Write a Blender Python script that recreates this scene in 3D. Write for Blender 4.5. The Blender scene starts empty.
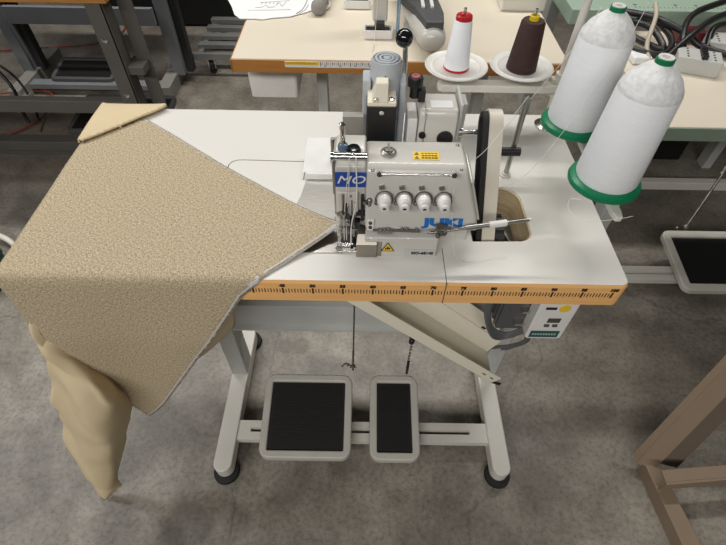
import bpy, bmesh, math, random
from mathutils import Vector, Matrix, noise
random.seed(4)
PI = math.pi
SC = bpy.context.scene
COL = SC.collection
TZ = 0.78          # height of the table tops

# ------------------------------------------------------------------ camera
def make_camera():
    f, yaw, pitch, roll = 471.914, 0.00302811, 0.876111373, 0.0176971747
    pos = Vector((0.58177, -0.48403, 1.38271))
    s, c, sp, cp = math.sin(yaw), math.cos(yaw), math.sin(pitch), math.cos(pitch)
    F = Vector((s*cp, c*cp, -sp)); R = Vector((c, -s, 0)); U = R.cross(F)
    cr, sr = math.cos(roll), math.sin(roll)
    R2 = cr*R + sr*U; U2 = -sr*R + cr*U
    cd = bpy.data.cameras.new('camera'); cam = bpy.data.objects.new('camera', cd)
    COL.objects.link(cam)
    m = Matrix((R2, U2, -F)).transposed().to_4x4(); m.translation = pos
    cam.matrix_world = m
    cd.sensor_fit = 'HORIZONTAL'; cd.sensor_width = 36; cd.lens = f*36/726
    cd.clip_start = 0.02
    SC.camera = cam
make_camera()

# ------------------------------------------------------------------ light
SC.view_settings.view_transform = 'Standard'
SC.view_settings.look = 'None'
SC.view_settings.gamma = 1
SC.view_settings.use_curve_mapping = False
SC.view_settings.exposure = 0.0
w = bpy.data.worlds.new('world'); SC.world = w; w.use_nodes = True
w.node_tree.nodes['Background'].inputs[0].default_value = (1, .95, .88, 1)
w.node_tree.nodes['Background'].inputs[1].default_value = 0.05

def area(name, loc, size, power, color=(1, .96, .9), target=None):
    l = bpy.data.lights.new(name, 'AREA'); l.shape = 'RECTANGLE'
    l.size, l.size_y = size; l.energy = power; l.color = color
    o = bpy.data.objects.new(name, l); COL.objects.link(o); o.location = loc
    if target is not None:
        d = Vector(target) - Vector(loc); o.rotation_euler = d.to_track_quat('-Z', 'Y').to_euler()
    return o
# rows of ceiling tubes over the workshop
area('ceiling_light_row_back', (0.2, 1.78, 3.3), (4.2, 0.15), 90, (1, .965, .91))
area('ceiling_light_row_front', (-.5, -3.0, 3.3), (4.0, 0.25), 108, (1, .965, .92), (.3, 0, .7))
area('ceiling_light_row_left', (-2.4, 0.7, 3.1), (0.3, 1.8), 26, (.93, .96, 1.), (-.4, .1, .7))

# ------------------------------------------------------------------ materials
MATS = {}
def mat(name, col, rough=.5, metal=0., spec=.5, alt=None, scale=20., amt=1., bump=0., bscale=None, detail=4., stretch=None, trans=0., emit=None, coat=0.):
    if name in MATS: return MATS[name]
    m = bpy.data.materials.new(name); m.use_nodes = True
    nt = m.node_tree; b = nt.nodes['Principled BSDF']
    b.inputs['Base Color'].default_value = (*col, 1)
    b.inputs['Roughness'].default_value = rough
    b.inputs['Metallic'].default_value = metal
    b.inputs['Specular IOR Level'].default_value = spec
    b.inputs['Coat Weight'].default_value = coat
    if trans: b.inputs['Transmission Weight'].default_value = trans
    if emit:
        b.inputs['Emission Color'].default_value = (*emit[0], 1); b.inputs['Emission Strength'].default_value = emit[1]
    tc = nt.nodes.new('ShaderNodeTexCoord'); mp = nt.nodes.new('ShaderNodeMapping')
    nt.links.new(tc.outputs['Object'], mp.inputs[0])
    if stretch: mp.inputs['Scale'].default_value = stretch
    if alt is None: alt = tuple(c*.9 for c in col)
    n = nt.nodes.new('ShaderNodeTexNoise'); n.inputs['Scale'].default_value = scale; n.inputs['Detail'].default_value = detail
    nt.links.new(mp.outputs[0], n.inputs['Vector'])
    r = nt.nodes.new('ShaderNodeValToRGB')
    r.color_ramp.elements[0].position = .5-.2*amt if amt <= 1 else .4
    r.color_ramp.elements[1].position = .5+.2*amt if amt <= 1 else .6
    r.color_ramp.elements[0].color = (*alt, 1); r.color_ramp.elements[1].color = (*col, 1)
    nt.links.new(n.outputs['Fac'], r.inputs[0]); nt.links.new(r.outputs[0], b.inputs['Base Color'])
    if bump:
        n2 = nt.nodes.new('ShaderNodeTexNoise'); n2.inputs['Scale'].default_value = bscale or scale*3
        nt.links.new(mp.outputs[0], n2.inputs['Vector'])
        bp = nt.nodes.new('ShaderNodeBump'); bp.inputs['Strength'].default_value = bump; bp.inputs['Distance'].default_value = .002
        nt.links.new(n2.outputs['Fac'], bp.inputs['Height']); nt.links.new(bp.outputs[0], b.inputs['Normal'])
    MATS[name] = m; return m

def concrete():
    m = bpy.data.materials.new('polished_concrete'); m.use_nodes = True
    nt = m.node_tree; N = nt.nodes.new; L = nt.links.new; b = nt.nodes['Principled BSDF']
    tc = N('ShaderNodeTexCoord')
    def noi(sc, det=6, rough=.6, dist=0.):
        n = N('ShaderNodeTexNoise'); n.inputs['Scale'].default_value = sc; n.inputs['Detail'].default_value = det
        n.inputs['Roughness'].default_value = rough; n.inputs['Distortion'].default_value = dist
        L(tc.outputs['Object'], n.inputs['Vector']); return n.outputs['Fac']
    def ramp(fac, stops):
        r = N('ShaderNodeValToRGB'); e = r.color_ramp.elements
        while len(e) < len(stops): e.new(.5)
        for k, (p, c) in enumerate(stops): e[k].position = p; e[k].color = (*c, 1)
        L(fac, r.inputs[0]); return r.outputs[0]
    def mix(a, bb, fac, mode='MULTIPLY'):
        x = N('ShaderNodeMix'); x.data_type = 'RGBA'; x.blend_type = mode
        if isinstance(fac, float): x.inputs[0].default_value = fac
        else: L(fac, x.inputs[0])
        L(a, x.inputs[6]); L(bb, x.inputs[7]); return x.outputs[2]
    base = ramp(noi(2.2, 8, .62), [(.3, (.165, .147, .120)), (.5, (.255, .232, .195)), (.7, (.37, .34, .29))])
    c = mix(base, ramp(noi(9, 10, .7, .3), [(.3, (.60, .59, .58)), (.62, (1.05, 1.05, 1.05))]), .9)
    c = mix(c, ramp(noi(75, 6, .75), [(.36, (.60, .59, .57)), (.52, (1, 1, 1)), (.66, (1.12, 1.11, 1.09))]), .9)
    c = mix(c, ramp(noi(260, 2, .5), [(.3, (.7, .7, .7)), (.42, (1, 1, 1))]), .5)
    # hair cracks
    v = N('ShaderNodeTexVoronoi'); v.feature = 'DISTANCE_TO_EDGE'; v.inputs['Scale'].default_value = .6
    nz = N('ShaderNodeTexNoise'); nz.inputs['Scale'].default_value = 5; nz.inputs['Detail'].default_value = 8
    L(tc.outputs['Object'], nz.inputs['Vector'])
    vm = N('ShaderNodeVectorMath'); vm.operation = 'MULTIPLY_ADD'; vm.inputs[1].default_value = (.22, .22, .22)
    L(nz.outputs['Color'], vm.inputs[0]); L(tc.outputs['Object'], vm.inputs[2]); L(vm.outputs[0], v.inputs['Vector'])
    c = mix(c, ramp(v.outputs['Distance'], [(.0, (.5, .49, .47)), (.0035, (1, 1, 1))]), .6)
    # oil stains with their own shapes
    def stain(x, y, r, dark, cc):
        p = N('ShaderNodeVectorMath'); p.operation = 'DISTANCE'; p.inputs[1].default_value = (x, y, 0)
        q = N('ShaderNodeVectorMath'); q.operation = 'MULTIPLY_ADD'; q.inputs[1].default_value = (r*1.5, r*1.5, 0)
        n3 = N('ShaderNodeTexNoise'); n3.inputs['Scale'].default_value = 1.6/r*.5; n3.inputs['Detail'].default_value = 5
        L(tc.outputs['Object'], n3.inputs['Vector']); L(n3.outputs['Color'], q.inputs[0])
        a = N('ShaderNodeVectorMath'); a.operation = 'SUBTRACT'; a.inputs[1].default_value = (r*.75, r*.75, 0)
        L(tc.outputs['Object'], q.inputs[2]); L(q.outputs[0], a.inputs[0]); L(a.outputs[0], p.inputs[0])
        return mix(cc, ramp(p.outputs['Value'], [(r*.75, dark), (r*1.15, (1, 1, 1))]), 1.)
    c = stain(.322, .344, .032, (.62, .6, .57), c)
    c = stain(.381, .345, .032, (.62, .6, .57), c)
    c = stain(.135, -.20, .075, (.66, .65, .63), c)
    c = stain(.09, -.25, .05, (.7, .69, .67), c)
    c = stain(.27, -.19, .035, (.82, .81, .8), c)
    c = stain(1.35, 1.0, .2, (.85, .84, .83), c)
    L(c, b.inputs['Base Color'])
    L(ramp(noi(14, 8), [(.3, (.40,)*3), (.7, (.52,)*3)]), b.inputs['Roughness'])
    b.inputs['Specular IOR Level'].default_value = .7
    bp = N('ShaderNodeBump'); bp.inputs['Strength'].default_value = .12; bp.inputs['Distance'].default_value = .003
    L(noi(40, 6), bp.inputs['Height']); L(bp.outputs[0], b.inputs['Normal'])
    return m

def tweed():
    m = bpy.data.materials.new('tan_heathered_tweed'); m.use_nodes = True
    nt = m.node_tree; N = nt.nodes.new; L = nt.links.new; b = nt.nodes['Principled BSDF']
    tc = N('ShaderNodeTexCoord')
    def noi(sc, st, rot=0., det=3):
        mp = N('ShaderNodeMapping'); mp.inputs['Scale'].default_value = st; mp.inputs['Rotation'].default_value = (0, 0, rot)
        L(tc.outputs['UV'], mp.inputs[0])
        n = N('ShaderNodeTexNoise'); n.inputs['Scale'].default_value = sc; n.inputs['Detail'].default_value = det
        n.inputs['Roughness'].default_value = .7; L(mp.outputs[0], n.inputs['Vector']); return n.outputs['Fac']
    a = N('ShaderNodeMath'); a.operation = 'ADD'; L(noi(210, (1, 2.6, 1), .5), a.inputs[0]); L(noi(210, (2.6, 1, 1), .5), a.inputs[1])
    h = N('ShaderNodeMath'); h.operation = 'MULTIPLY'; h.inputs[1].default_value = .5; L(a.outputs[0], h.inputs[0])
    r = N('ShaderNodeValToRGB'); e = r.color_ramp.elements
    e[0].position = .36; e[0].color = (.20, .15, .085, 1)
    e[1].position = .64; e[1].color = (.76, .65, .48, 1)
    e.new(.49).color = (.455, .375, .25, 1)
    L(h.outputs[0], r.inputs[0]); L(r.outputs[0], b.inputs['Base Color'])
    b.inputs['Roughness'].default_value = .95; b.inputs['Specular IOR Level'].default_value = .15
    bp = N('ShaderNodeBump'); bp.inputs['Strength'].default_value = .6; bp.inputs['Distance'].default_value = .0012
    L(h.outputs[0], bp.inputs['Height']); L(bp.outputs[0], b.inputs['Normal'])
    return m

WHITE_LAM = mat('white_laminate', (.76, .745, .70), .35, alt=(.745, .73, .685), scale=6, bump=.02, bscale=300)
CREAM_LAM = mat('cream_laminate', (.76, .685, .565), .4, alt=(.73, .66, .54), scale=5)
EDGE = mat('orange_beech_edge_band', (.95, .54, .20), .45, alt=(.88, .47, .17), scale=14, stretch=(.6, 8, 14))
WOOD = mat('brown_wood_edge_band', (.50, .235, .06), .45, alt=(.42, .185, .045), scale=14, stretch=(.6, 8, 14))
BLACKINK = mat('black_ink', (.02, .018, .015), .5)
BLACK = mat('black_plastic', (.012, .012, .013), .4)
GLOSSBLACK = mat('glossy_black_plastic', (.008, .008, .009), .12, coat=.4)
RUBBER = mat('black_rubber', (.016, .016, .017), .75)
TREAD = mat('black_tread_rubber', (.008, .008, .009), .6)
PAINT = mat('white_painted_steel', (.72, .70, .64), .35, alt=(.68, .66, .60), scale=12, bump=.04, bscale=200)
GREYPAINT = mat('light_grey_painted_steel', (.56, .57, .55), .4, alt=(.5, .51, .49), scale=10)
PEDALGREY = mat('warm_grey_plastic', (.58, .565, .51), .42)
BODY = mat('machine_enamel', (.60, .585, .54), .28, alt=(.58, .565, .52), scale=5, coat=.25)
WHITE = mat('white_plastic', (.8, .79, .77), .35)
CHROME = mat('chrome', (.72, .71, .69), .18, 1., alt=(.62, .61, .6), scale=30)
STEEL = mat('brushed_steel', (.40, .39, .37), .38, 1., alt=(.34, .33, .31), scale=40, stretch=(1, 12, 1))
DSTEEL = mat('dark_worn_steel', (.12, .11, .10), .4, .8, alt=(.3, .28, .25), scale=60)
BLUE = mat('blue_label', (.012, .07, .36), .35)
JBLUE = mat('blue_ink', (.01, .17, .55), .4)
YELLOW = mat('yellow_sticker', (.86, .60, .03), .45)
GREEN = mat('green_spool_plastic', (.005, .20, .085), .35, alt=(.004, .17, .07))
RED = mat('red_spool_plastic', (.50, .012, .02), .35)
YCORE = mat('yellow_spool_plastic', (.74, .56, .02), .4)
THREADW = mat('white_thread_winding', (.95, .97, 1.0), .5, alt=(.90, .93, .97), scale=60, stretch=(.3, .3, 9), bump=.35, bscale=260)
NET = mat('white_thread_dome', (.86, .87, .87), .75, alt=(.68, .69, .69), scale=110, bump=.6, bscale=170)
THREADB = mat('dark_brown_thread_winding', (.052, .018, .014), .65, alt=(.030, .010, .009), scale=60, stretch=(.3, .3, 9), bump=.5, bscale=300)
FIL = mat('white_sewing_thread', (.82, .80, .76), .6)
LINING = mat('cream_fabric_backing', (.68, .56, .36), .85, alt=(.64, .525, .335), scale=12, bump=.15, bscale=500)
SEAM = mat('pale_overlock_stitching', (.70, .69, .68), .85, alt=(.46, .45, .44), scale=420, bump=.6, bscale=500)
DARKSTEEL = mat('dark_grey_painted_steel', (.115, .110, .098), .5, alt=(.10, .096, .085), scale=8)
BLUESTEEL = mat('slate_grey_painted_steel', (.22, .235, .25), .45, alt=(.19, .205, .22), scale=8)
BROWN = mat('brown_painted_steel', (.29, .215, .15), .5, alt=(.25, .185, .13), scale=6, bump=.05, bscale=90)
GREENGREY = mat('sage_green_laminate', (.36, .47, .38), .4, alt=(.33, .44, .35), scale=6)
SAGE_EDGE = mat('sage_edge_band', (.20, .26, .20), .45)
BEIGEMETAL = mat('beige_painted_steel', (.85, .80, .66), .35, alt=(.82, .77, .63), scale=6)
GREYPL = mat('blue_grey_plastic', (.52, .555, .59), .4, alt=(.48, .51, .545), scale=9)
DGREY = mat('dark_grey_plastic', (.085, .085, .088), .5)
CABLE = mat('grey_cable_rubber', (.11, .115, .12), .45)
BCABLE = mat('black_cable_rubber', (.014, .014, .015), .4)
REDCABLE = mat('red_cable', (.30, .035, .015), .5)
PAPER = mat('white_paper', (.82, .83, .84), .7, alt=(.80, .81, .82))
BIN = mat('white_translucent_bin_plastic', (.86, .86, .83), .45)
RIBBON = mat('cream_cutout_edge', (.66, .55, .36), .5, alt=(.48, .36, .2), scale=120, stretch=(.05, .05, 6), amt=.6)
CLEARBLUE = mat('clear_blue_plastic', (.35, .55, .75), .12, trans=.7)
TEAL = mat('dark_teal_label', (.015, .085, .08), .3)
ALU = mat('cast_aluminium', (.5, .49, .46), .38, .9)
GREYRAG = mat('grey_felt', (.30, .28, .26), .9, bump=.4, bscale=200)
VOID = mat('matt_black_cloth', (.006, .006, .007), .9)
FLOORM = concrete()
TWEED = tweed()

# ------------------------------------------------------------------ helpers
def mesh(name, bm, m, parent=None, smooth=None, bevel=None, mods=None):
    bmesh.ops.remove_doubles(bm, verts=bm.verts, dist=1e-6)
    bmesh.ops.recalc_face_normals(bm, faces=bm.faces)
    me = bpy.data.meshes.new(name); bm.to_mesh(me); bm.free()
    for mm in (m if isinstance(m, (list, tuple)) else [m]): me.materials.append(mm)
    o = bpy.data.objects.new(name, me); COL.objects.link(o)
    if smooth is not None:
        me.polygons.foreach_set('use_smooth', [True]*len(me.polygons))
        if smooth < 180: me.set_sharp_from_angle(angle=math.radians(smooth))
    if bevel:
        b = o.modifiers.new('b', 'BEVEL'); b.width = bevel; b.segments = 3; b.limit_method = 'ANGLE'; b.angle_limit = math.radians(35)
        me.polygons.foreach_set('use_smooth', [True]*len(me.polygons))
        me.set_sharp_from_angle(angle=math.radians(50))
        b.harden_normals = True
    if parent is not None: adopt(o, parent)
    return o

def world_loc(o):
    v = Vector(o.location)
    return v + (world_loc(o.parent) if (o.parent and o.matrix_parent_inverse == Matrix.Identity(4)) else Vector((0, 0, 0)))

def adopt(o, parent):
    o.parent = parent
    if parent.type == 'EMPTY': o.matrix_parent_inverse = Matrix.Translation(-parent.location)

def root(name, label, cat, loc, group=None):
    o = bpy.data.objects.new(name, None); COL.objects.link(o); o.location = loc
    o.empty_display_size = .05
    o['label'] = label; o['category'] = cat
    if group: o['group'] = group
    return o

def tag(o, label, cat, group=None, kind=None):
    o['label'] = label; o['category'] = cat
    if group: o['group'] = group
    if kind: o['kind'] = kind
    return o

def lab(o, s): o['label'] = s; return o

def copy_tree(o, loc, label):
    c = o.copy(); COL.objects.link(c); c.location = loc; c['label'] = label
    for ch in o.children:
        d = ch.copy(); COL.objects.link(d); d.parent = c
        for g in ch.children:
            e = g.copy(); COL.objects.link(e); e.parent = d
    return c

def B(): return bmesh.new()

def box(bm, x0, x1, y0, y1, z0, z1, M=None):
    v = [bm.verts.new((x, y, z)) for x in (x0, x1) for y in (y0, y1) for z in (z0, z1)]
    for f in ((0, 1, 3, 2), (4, 6, 7, 5), (0, 4, 5, 1), (2, 3, 7, 6), (0, 2, 6, 4), (1, 5, 7, 3)): bm.faces.new([v[i] for i in f])
    if M is not None: bmesh.ops.transform(bm, matrix=M, verts=v)
    return v

def hull(bm, pts, caps=True):
    """pts: list of two equal rings -> lofted solid"""
    rings = [[bm.verts.new(p) for p in r] for r in pts]
    n = len(rings[0])
    for a, b in zip(rings, rings[1:]):
        for i in range(n): bm.faces.new((a[i], a[(i+1) % n], b[(i+1) % n], b[i]))
    if caps: bm.faces.new(rings[0][::-1]); bm.faces.new(rings[-1])
    return rings

def prism(bm, poly, axis, a, b):
    """poly in the plane normal to axis, from a to b"""
    def p(q, t):
        if axis == 'x': return (t, q[0], q[1])
        if axis == 'y': return (q[0], t, q[1])
        return (q[0], q[1], t)
    return hull(bm, [[p(q, a) for q in poly], [p(q, b) for q in poly]])

def frame(d):
    d = Vector(d).normalized(); u = Vector((0, 0, 1)) if abs(d.z) < .9 else Vector((1, 0, 0))
    a = d.cross(u).normalized(); return d, a, d.cross(a)

def cyl(bm, p0, p1, r0, r1=None, n=20, caps=True):
    p0, p1 = Vector(p0), Vector(p1); r1 = r0 if r1 is None else r1
    d, a, b = frame(p1-p0)
    def ring(p, r): return [p + r*(math.cos(2*PI*i/n)*a + math.sin(2*PI*i/n)*b) for i in range(n)]
    return hull(bm, [ring(p0, r0), ring(p1, r1)], caps)

def lathe(bm, o, prof, d=(0, 0, 1), n=32, close=True):
    o = Vector(o); d, a, b = frame(d)
    rings = []
    for r, h in prof:
        r = max(r, 1e-5)
        rings.append([o + d*h + r*(math.cos(2*PI*i/n)*a + math.sin(2*PI*i/n)*b) for i in range(n)])
    hull(bm, rings, close)

def sphere(bm, c, r, n=20, sz=1.):
    lathe(bm, (c[0], c[1], c[2]), [(r*math.sin(PI*k/12), -r*sz*math.cos(PI*k/12)) for k in range(13)], n=n)

def smooth_path(pts, k=8):
    P = [Vector(p) for p in pts]; P = [2*P[0]-P[1]] + P + [2*P[-1]-P[-2]]; out = []
    for i in range(1, len(P)-2):
        for j in range(k):
            t = j/k; a, b, c, d = P[i-1:i+3]
            out.append(.5*((2*b) + (c-a)*t + (2*a-5*b+4*c-d)*t*t + (3*b-a-3*c+d)*t**3))
    out.append(P[-2]); return out

def tube(bm, pts, r, n=8, k=8):
    pts = smooth_path(pts, k) if k else [Vector(p) for p in pts]
    rings = []; a = None
    for i, p in enumerate(pts):
        d = (pts[min(i+1, len(pts)-1)] - pts[max(i-1, 0)]).normalized()
        if a is None: _, a, _b = frame(d)
        a = (a - d*a.dot(d)).normalized(); b = d.cross(a)
        rings.append([p + r*(math.cos(2*PI*j/n)*a + math.sin(2*PI*j/n)*b) for j in range(n)])
    hull(bm, rings)

def rrect(x0, x1, y0, y1, r, n=6):
    out = []
    for cx, cy, a0 in ((x1-r, y1-r, 0), (x0+r, y1-r, PI/2), (x0+r, y0+r, PI), (x1-r, y0+r, 1.5*PI)):
        for i in range(n+1):
            a = a0 + PI/2*i/n; out.append((cx+r*math.cos(a), cy+r*math.sin(a)))
    return out

def plate_ring(bm, outer, inner, axis, a, b):
    def p(q, t): return {'x': (t, q[0], q[1]), 'y': (q[0], t, q[1]), 'z': (q[0], q[1], t)}[axis]
    n = len(outer)
    R = [[bm.verts.new(p(q, t)) for q in poly] for poly, t in ((outer, a), (outer, b), (inner, b), (inner, a))]
    for k in range(4):
        A, C = R[k], R[(k+1) % 4]
        for i in range(n): bm.faces.new((A[i], A[(i+1) % n], C[(i+1) % n], C[i]))

def text_bm(bm, s, size, M, ext=.0002, align='CENTER', sx=1., shear=0., bold=0.):
    c = bpy.data.curves.new('t', 'FONT'); c.body = s; c.size = size; c.extrude = ext; c.align_x = align; c.align_y = 'CENTER'
    c.shear = shear; c.offset = bold; c.resolution_u = 3
    o = bpy.data.objects.new('t', c); COL.objects.link(o)
    dg = bpy.context.evaluated_depsgraph_get()
    me = bpy.data.meshes.new_from_object(o.evaluated_get(dg))
    bpy.data.objects.remove(o); bpy.data.curves.remove(c)
    k = len(bm.verts); bm.from_mesh(me); bm.verts.ensure_lookup_table()
    bpy.data.meshes.remove(me)
    vs = bm.verts[k:]
    bmesh.ops.transform(bm, matrix=M @ Matrix.Diagonal((sx, 1, 1, 1)), verts=vs)

def basis(o, x, y):
    x = Vector(x).normalized(); y = Vector(y); z = x.cross(y).normalized(); y = z.cross(x)
    m = Matrix((x, y, z)).transposed().to_4x4(); m.translation = Vector(o); return m
FRONT = lambda x, y, z: basis((x, y, z), (1, 0, 0), (0, 0, 1))

def extrude_poly_3d(bm, pts, thick):
    """flat polygon in 3D given thickness along its normal"""
    P = [Vector(p) for p in pts]; n = (P[1]-P[0]).cross(P[2]-P[0]).normalized()*thick
    hull(bm, [P, [p+n for p in P]])

# ------------------------------------------------------------------ floor
bm = B(); box(bm, -4, 5, -1.6, 5.5, -.06, 0)
fl = mesh('floor', bm, FLOORM); fl['kind'] = 'structure'

# ------------------------------------------------------------------ main table
TH = .052
def outline(x0, x1, y0, y1, rf=.012, rb=.02):
    out = []
    for cx, cy, a0, r in ((x1-rb, y1-rb, 0, rb), (x0+rb, y1-rb, PI/2, rb), (x0+rf, y0+rf, PI, rf), (x1-rf, y0+rf, 1.5*PI, rf)):
        for i in range(7):
            a = a0 + PI/2*i/6; out.append((cx+r*math.cos(a), cy+r*math.sin(a)))
    return out

X0, X1, Y0, Y1 = -.017, 1.021, 0., .502
table = root('sewing_table', 'white laminate sewing table with orange ruler edge in the middle of the floor', 'table', (.5, .22, 0))
# well cut through the top beside the belt guard: rounded window x .775-.893, y .092-.245
well = []
def arc(cx, cy, r, a0, a1, n=8): return [(cx+r*math.cos(a0+(a1-a0)*i/n), cy+r*math.sin(a0+(a1-a0)*i/n)) for i in range(n+1)]
well = arc(.860, .120, .025, -PI/2, 0) + arc(.845, .203, .040, 0, PI/2) + [(.775, .243), (.775, .093)]
def slab(bm, z0, z1):
    o = outline(X0, X1, Y0, Y1)
    top = [bm.verts.new((x, y, z1)) for x, y in o]; bot = [bm.verts.new((x, y, z0)) for x, y in o]
    wt = [bm.verts.new((x, y, z1)) for x, y in well]; wb = [bm.verts.new((x, y, z0)) for x, y in well]
    n, m = len(top), len(wt)
    for i in range(n): bm.faces.new((bot[i], bot[(i+1) % n], top[(i+1) % n], top[i]))
    for i in range(m): bm.faces.new((wb[(i+1) % m], wb[i], wt[i], wt[(i+1) % m]))
    for a, b in ((top, wt), (bot, wb)):
        es = []
        for ring in (a, b):
            for i in range(len(ring)):
                e = bm.edges.get((ring[i], ring[(i+1) % len(ring)])); es.append(e)
        bmesh.ops.triangle_fill(bm, use_beauty=True, edges=es)
bm = B(); slab(bm, TZ-TH, TZ)
# laminate on top, edge band material on the sides
for f in bm.faces: f.material_index = 0 if f.normal.z > .5 else 1
bmesh.ops.recalc_face_normals(bm, faces=bm.faces)
for f in bm.faces: f.material_index = 0 if f.normal.z > .5 else 1
top = mesh('tabletop', bm, [WHITE_LAM, WHITE_LAM], table)
# orange edge band wrapped round the slab, a little proud of it
bm = B()
o1 = outline(X0-.003, X1+.003, Y0-.003, Y1+.003, .015, .023); o2 = outline(X0, X1, Y0, Y1)
plate_ring(bm, o1, o2, 'z', TZ-TH, TZ-.006)
n = len(o1)
for A, C in (((o1, TZ-.006), (o2, TZ-.0005)),):
    a = [bm.verts.new((x, y, A[1])) for x, y in A[0]]; c = [bm.verts.new((x, y, C[1])) for x, y in C[0]]
    for i in range(n): bm.faces.new((a[i], a[(i+1) % n], c[(i+1) % n], c[i]))
band = lab(mesh('edge_band', bm, EDGE, table, smooth=40), 'orange wood-look edge band')
# printed ruler
bm = B()
yr = Y0-.003-.0004
for k in range(0, 201):
    x = k*.005
    if k % 10 == 0: h, wd = .014, .0016
    elif k % 2 == 0: h, wd = .0105, .0008
    else: h, wd = .0085, .0007
    z = TZ-.0245
    if k < 20: continue
    box(bm, x-wd, x+wd, yr, yr+.0006, z-h/2, z+h/2)
for c in range(15, 101, 5):
    text_bm(bm, str(c), .0095, FRONT(c*.01, yr, TZ-.0115), .0003, bold=.0006)
mesh('ruler_marking', bm, BLACKINK, band)
# seam lines and inset panel in the top
bm = B()
pth = [(.306, .290), (.3065, .300), (.311, .309), (.322, .315), (.336, .316), (.463, .313), (.463, .255)]
for (a, b), (c, d) in zip(pth, pth[1:]):
    v = Vector((c-a, d-b, 0)).normalized(); q = Vector((-v.y, v.x, 0))*.0008
    extrude_poly_3d(bm, [(a-q.x, b-q.y, TZ), (c-q.x, d-q.y, TZ), (c+q.x, d+q.y, TZ), (a+q.x, b+q.y, TZ)], .0003)
mesh('panel_joint', bm, mat('dark_joint', (.12, .10, .07), .8), top)
bm = B(); box(bm, .7197, .7209, Y0-.002, .075, TZ-.004, TZ+.0003); mesh('panel_joint', bm, mat('dark_joint', (.12, .10, .07), .8), top)
bm = B(); box(bm, .7196, .7211, Y0-.0038, Y0-.002, TZ-TH, TZ); mesh('edge_joint', bm, mat('dark_joint', (.12, .10, .07), .8), band)
# well lining
bm = B()
inner = [(x*.96+.833*.04, y*.96+.168*.04) for x, y in well]
plate_ring(bm, well, inner, 'z', TZ-.075, TZ-.003)
lab(mesh('well_lining', bm, RIBBON, table), 'cream banded lining of the well in the top')
# frame under the top
bm = B()
box(bm, .225, .955, .200, .206, .340, .446); box(bm, .225, .955, .186, .2005, .441, .4465); box(bm, .225, .955, .186, .2005, .3345, .341)
mesh('middle_rail', bm, GREYPAINT, table)
bm = B(); box(bm, .20, .985, .36, .39, TZ-TH-.05, TZ-TH)
mesh('back_rail', bm, GREYPAINT, table, bevel=.003)
bm = B(); box(bm, .23, .70, .03, .098, TZ-TH-.012, TZ-TH)
mesh('mounting_strip', bm, PAINT, table, bevel=.002)
for xp, s in ((.212, 1), (.968, -1)):
    bm = B()
    # post : vertical channel with flared top plate
    box(bm, xp-.024, xp+.024, .20, .262, .055, TZ-TH-.004)
    pst = mesh('leg_post', bm, GREYPAINT, table, bevel=.004)
    bm = B(); box(bm, xp-.03, xp+.03, .06, .42, TZ-TH-.02, TZ-TH)
    mesh('top_bracket', bm, GREYPAINT, table, bevel=.003)
    bm = B()
    for z in (.38, .60):
        bm = B(); cyl(bm, (xp+.012*s, .196, z), (xp+.012*s, .2035, z), .006, n=12); mesh('bolt', bm, CHROME, pst)
    # foot: rounded bar along y
    bm = B()
    ol = []
    for cy, a0 in ((.345, 0), (-.065, PI)):
        for i in range(11):
            a = a0 + PI*i/10; ol.append((xp+.025*math.cos(a), cy+.025*math.sin(a)))
    prism(bm, ol, 'z', .022, .068)
    ft = mesh('foot', bm, PAINT, table, bevel=.004)
    for yy in (-.070, .352):
        bm = B(); lathe(bm, (xp, yy, 0), [(.034, 0), (.0355, .004), (.034, .016), (.02, .020), (.008, .024)], n=28)
        mesh('rubber_pad', bm, RUBBER, ft, smooth=40)
# crossbar with two slots (three strips joined at the ends)
bm = B()
for xa, xb in ((.235, .272), (.466, .497), (.895, .945)): box(bm, xa, xb, .0, .056, .040, .062)
for xa, xb in ((.2721, .4659), (.4971, .8949)):
    for y0_, y1_ in ((.0, .0230), (.0345, .056)): box(bm, xa, xb, y0_, y1_, .040, .062)
cb = mesh('crossbar', bm, PAINT, table)
bm = B(); box(bm, .245, .935, .003, .053, .034, .0398); mesh('crossbar_channel', bm, BLACK, cb)

# knee/pan plate under the middle
bm = B(); prism(bm, rrect(.70, .815, .04, .16, .012), 'z', TZ-TH-.06, TZ-TH-.0)
pan = mesh('oil_pan', bm, WHITE, table, bevel=.003)
bm = B()
for x, y in ((.74, .055), (.75, .05), (.765, .056), (.778, .052), (.755, .062)): sphere(bm, (x, .0405, TZ-TH-.012-(y-.05)*.5), .004, 8)
mesh('drain_hole', bm, DSTEEL, pan)

# ------------------------------------------------------------------ pedals
def pedal(name, label, x0, x1, y0, y1, z0, z1, body_m=PEDALGREY, group=None, cat='pedal', rim=.021, rx=.028):
    """tilted tray z0 at front edge y0, z1 at back edge y1"""
    r = root(name, label, cat, ((x0+x1)/2, (y0+y1)/2, z0), group)
    def lift(bm, dz=0):
        for v in bm.verts:
            v.co.z += z0 + (z1-z0)*(v.co.y-y0)/(y1-y0)
    bm = B(); plate_ring(bm, rrect(x0, x1, y0, y1, rx), rrect(x0+rim, x1-rim, y0+rim, y1-rim, .004), 'z', -.012, .012)
    lift(bm); mesh('frame', bm, body_m, r, bevel=.005)
    bm = B(); box(bm, x0+rim-.002, x1-rim+.002, y0+rim-.002, y1-rim+.002, -.008, .004)
    n = int((y1-y0)/.0055)
    for k in range(n):
        y = y0+rim+.004+k*(y1-y0-2*rim-.008)/n
        box(bm, x0+rim+.007, x1-rim-.007, y, y+.0028, .004, .0050)
    lift(bm); mesh('tread_pad', bm, TREAD, r)
    bm = B(); box(bm, (x0+x1)/2-.05*(x1-x0)/.23, (x0+x1)/2+.05*(x1-x0)/.23, y0+.06, y1-.06, -.034, -.010); lift(bm)
    mesh('pivot_bracket', bm, BLACK, r)
    return r
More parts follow.
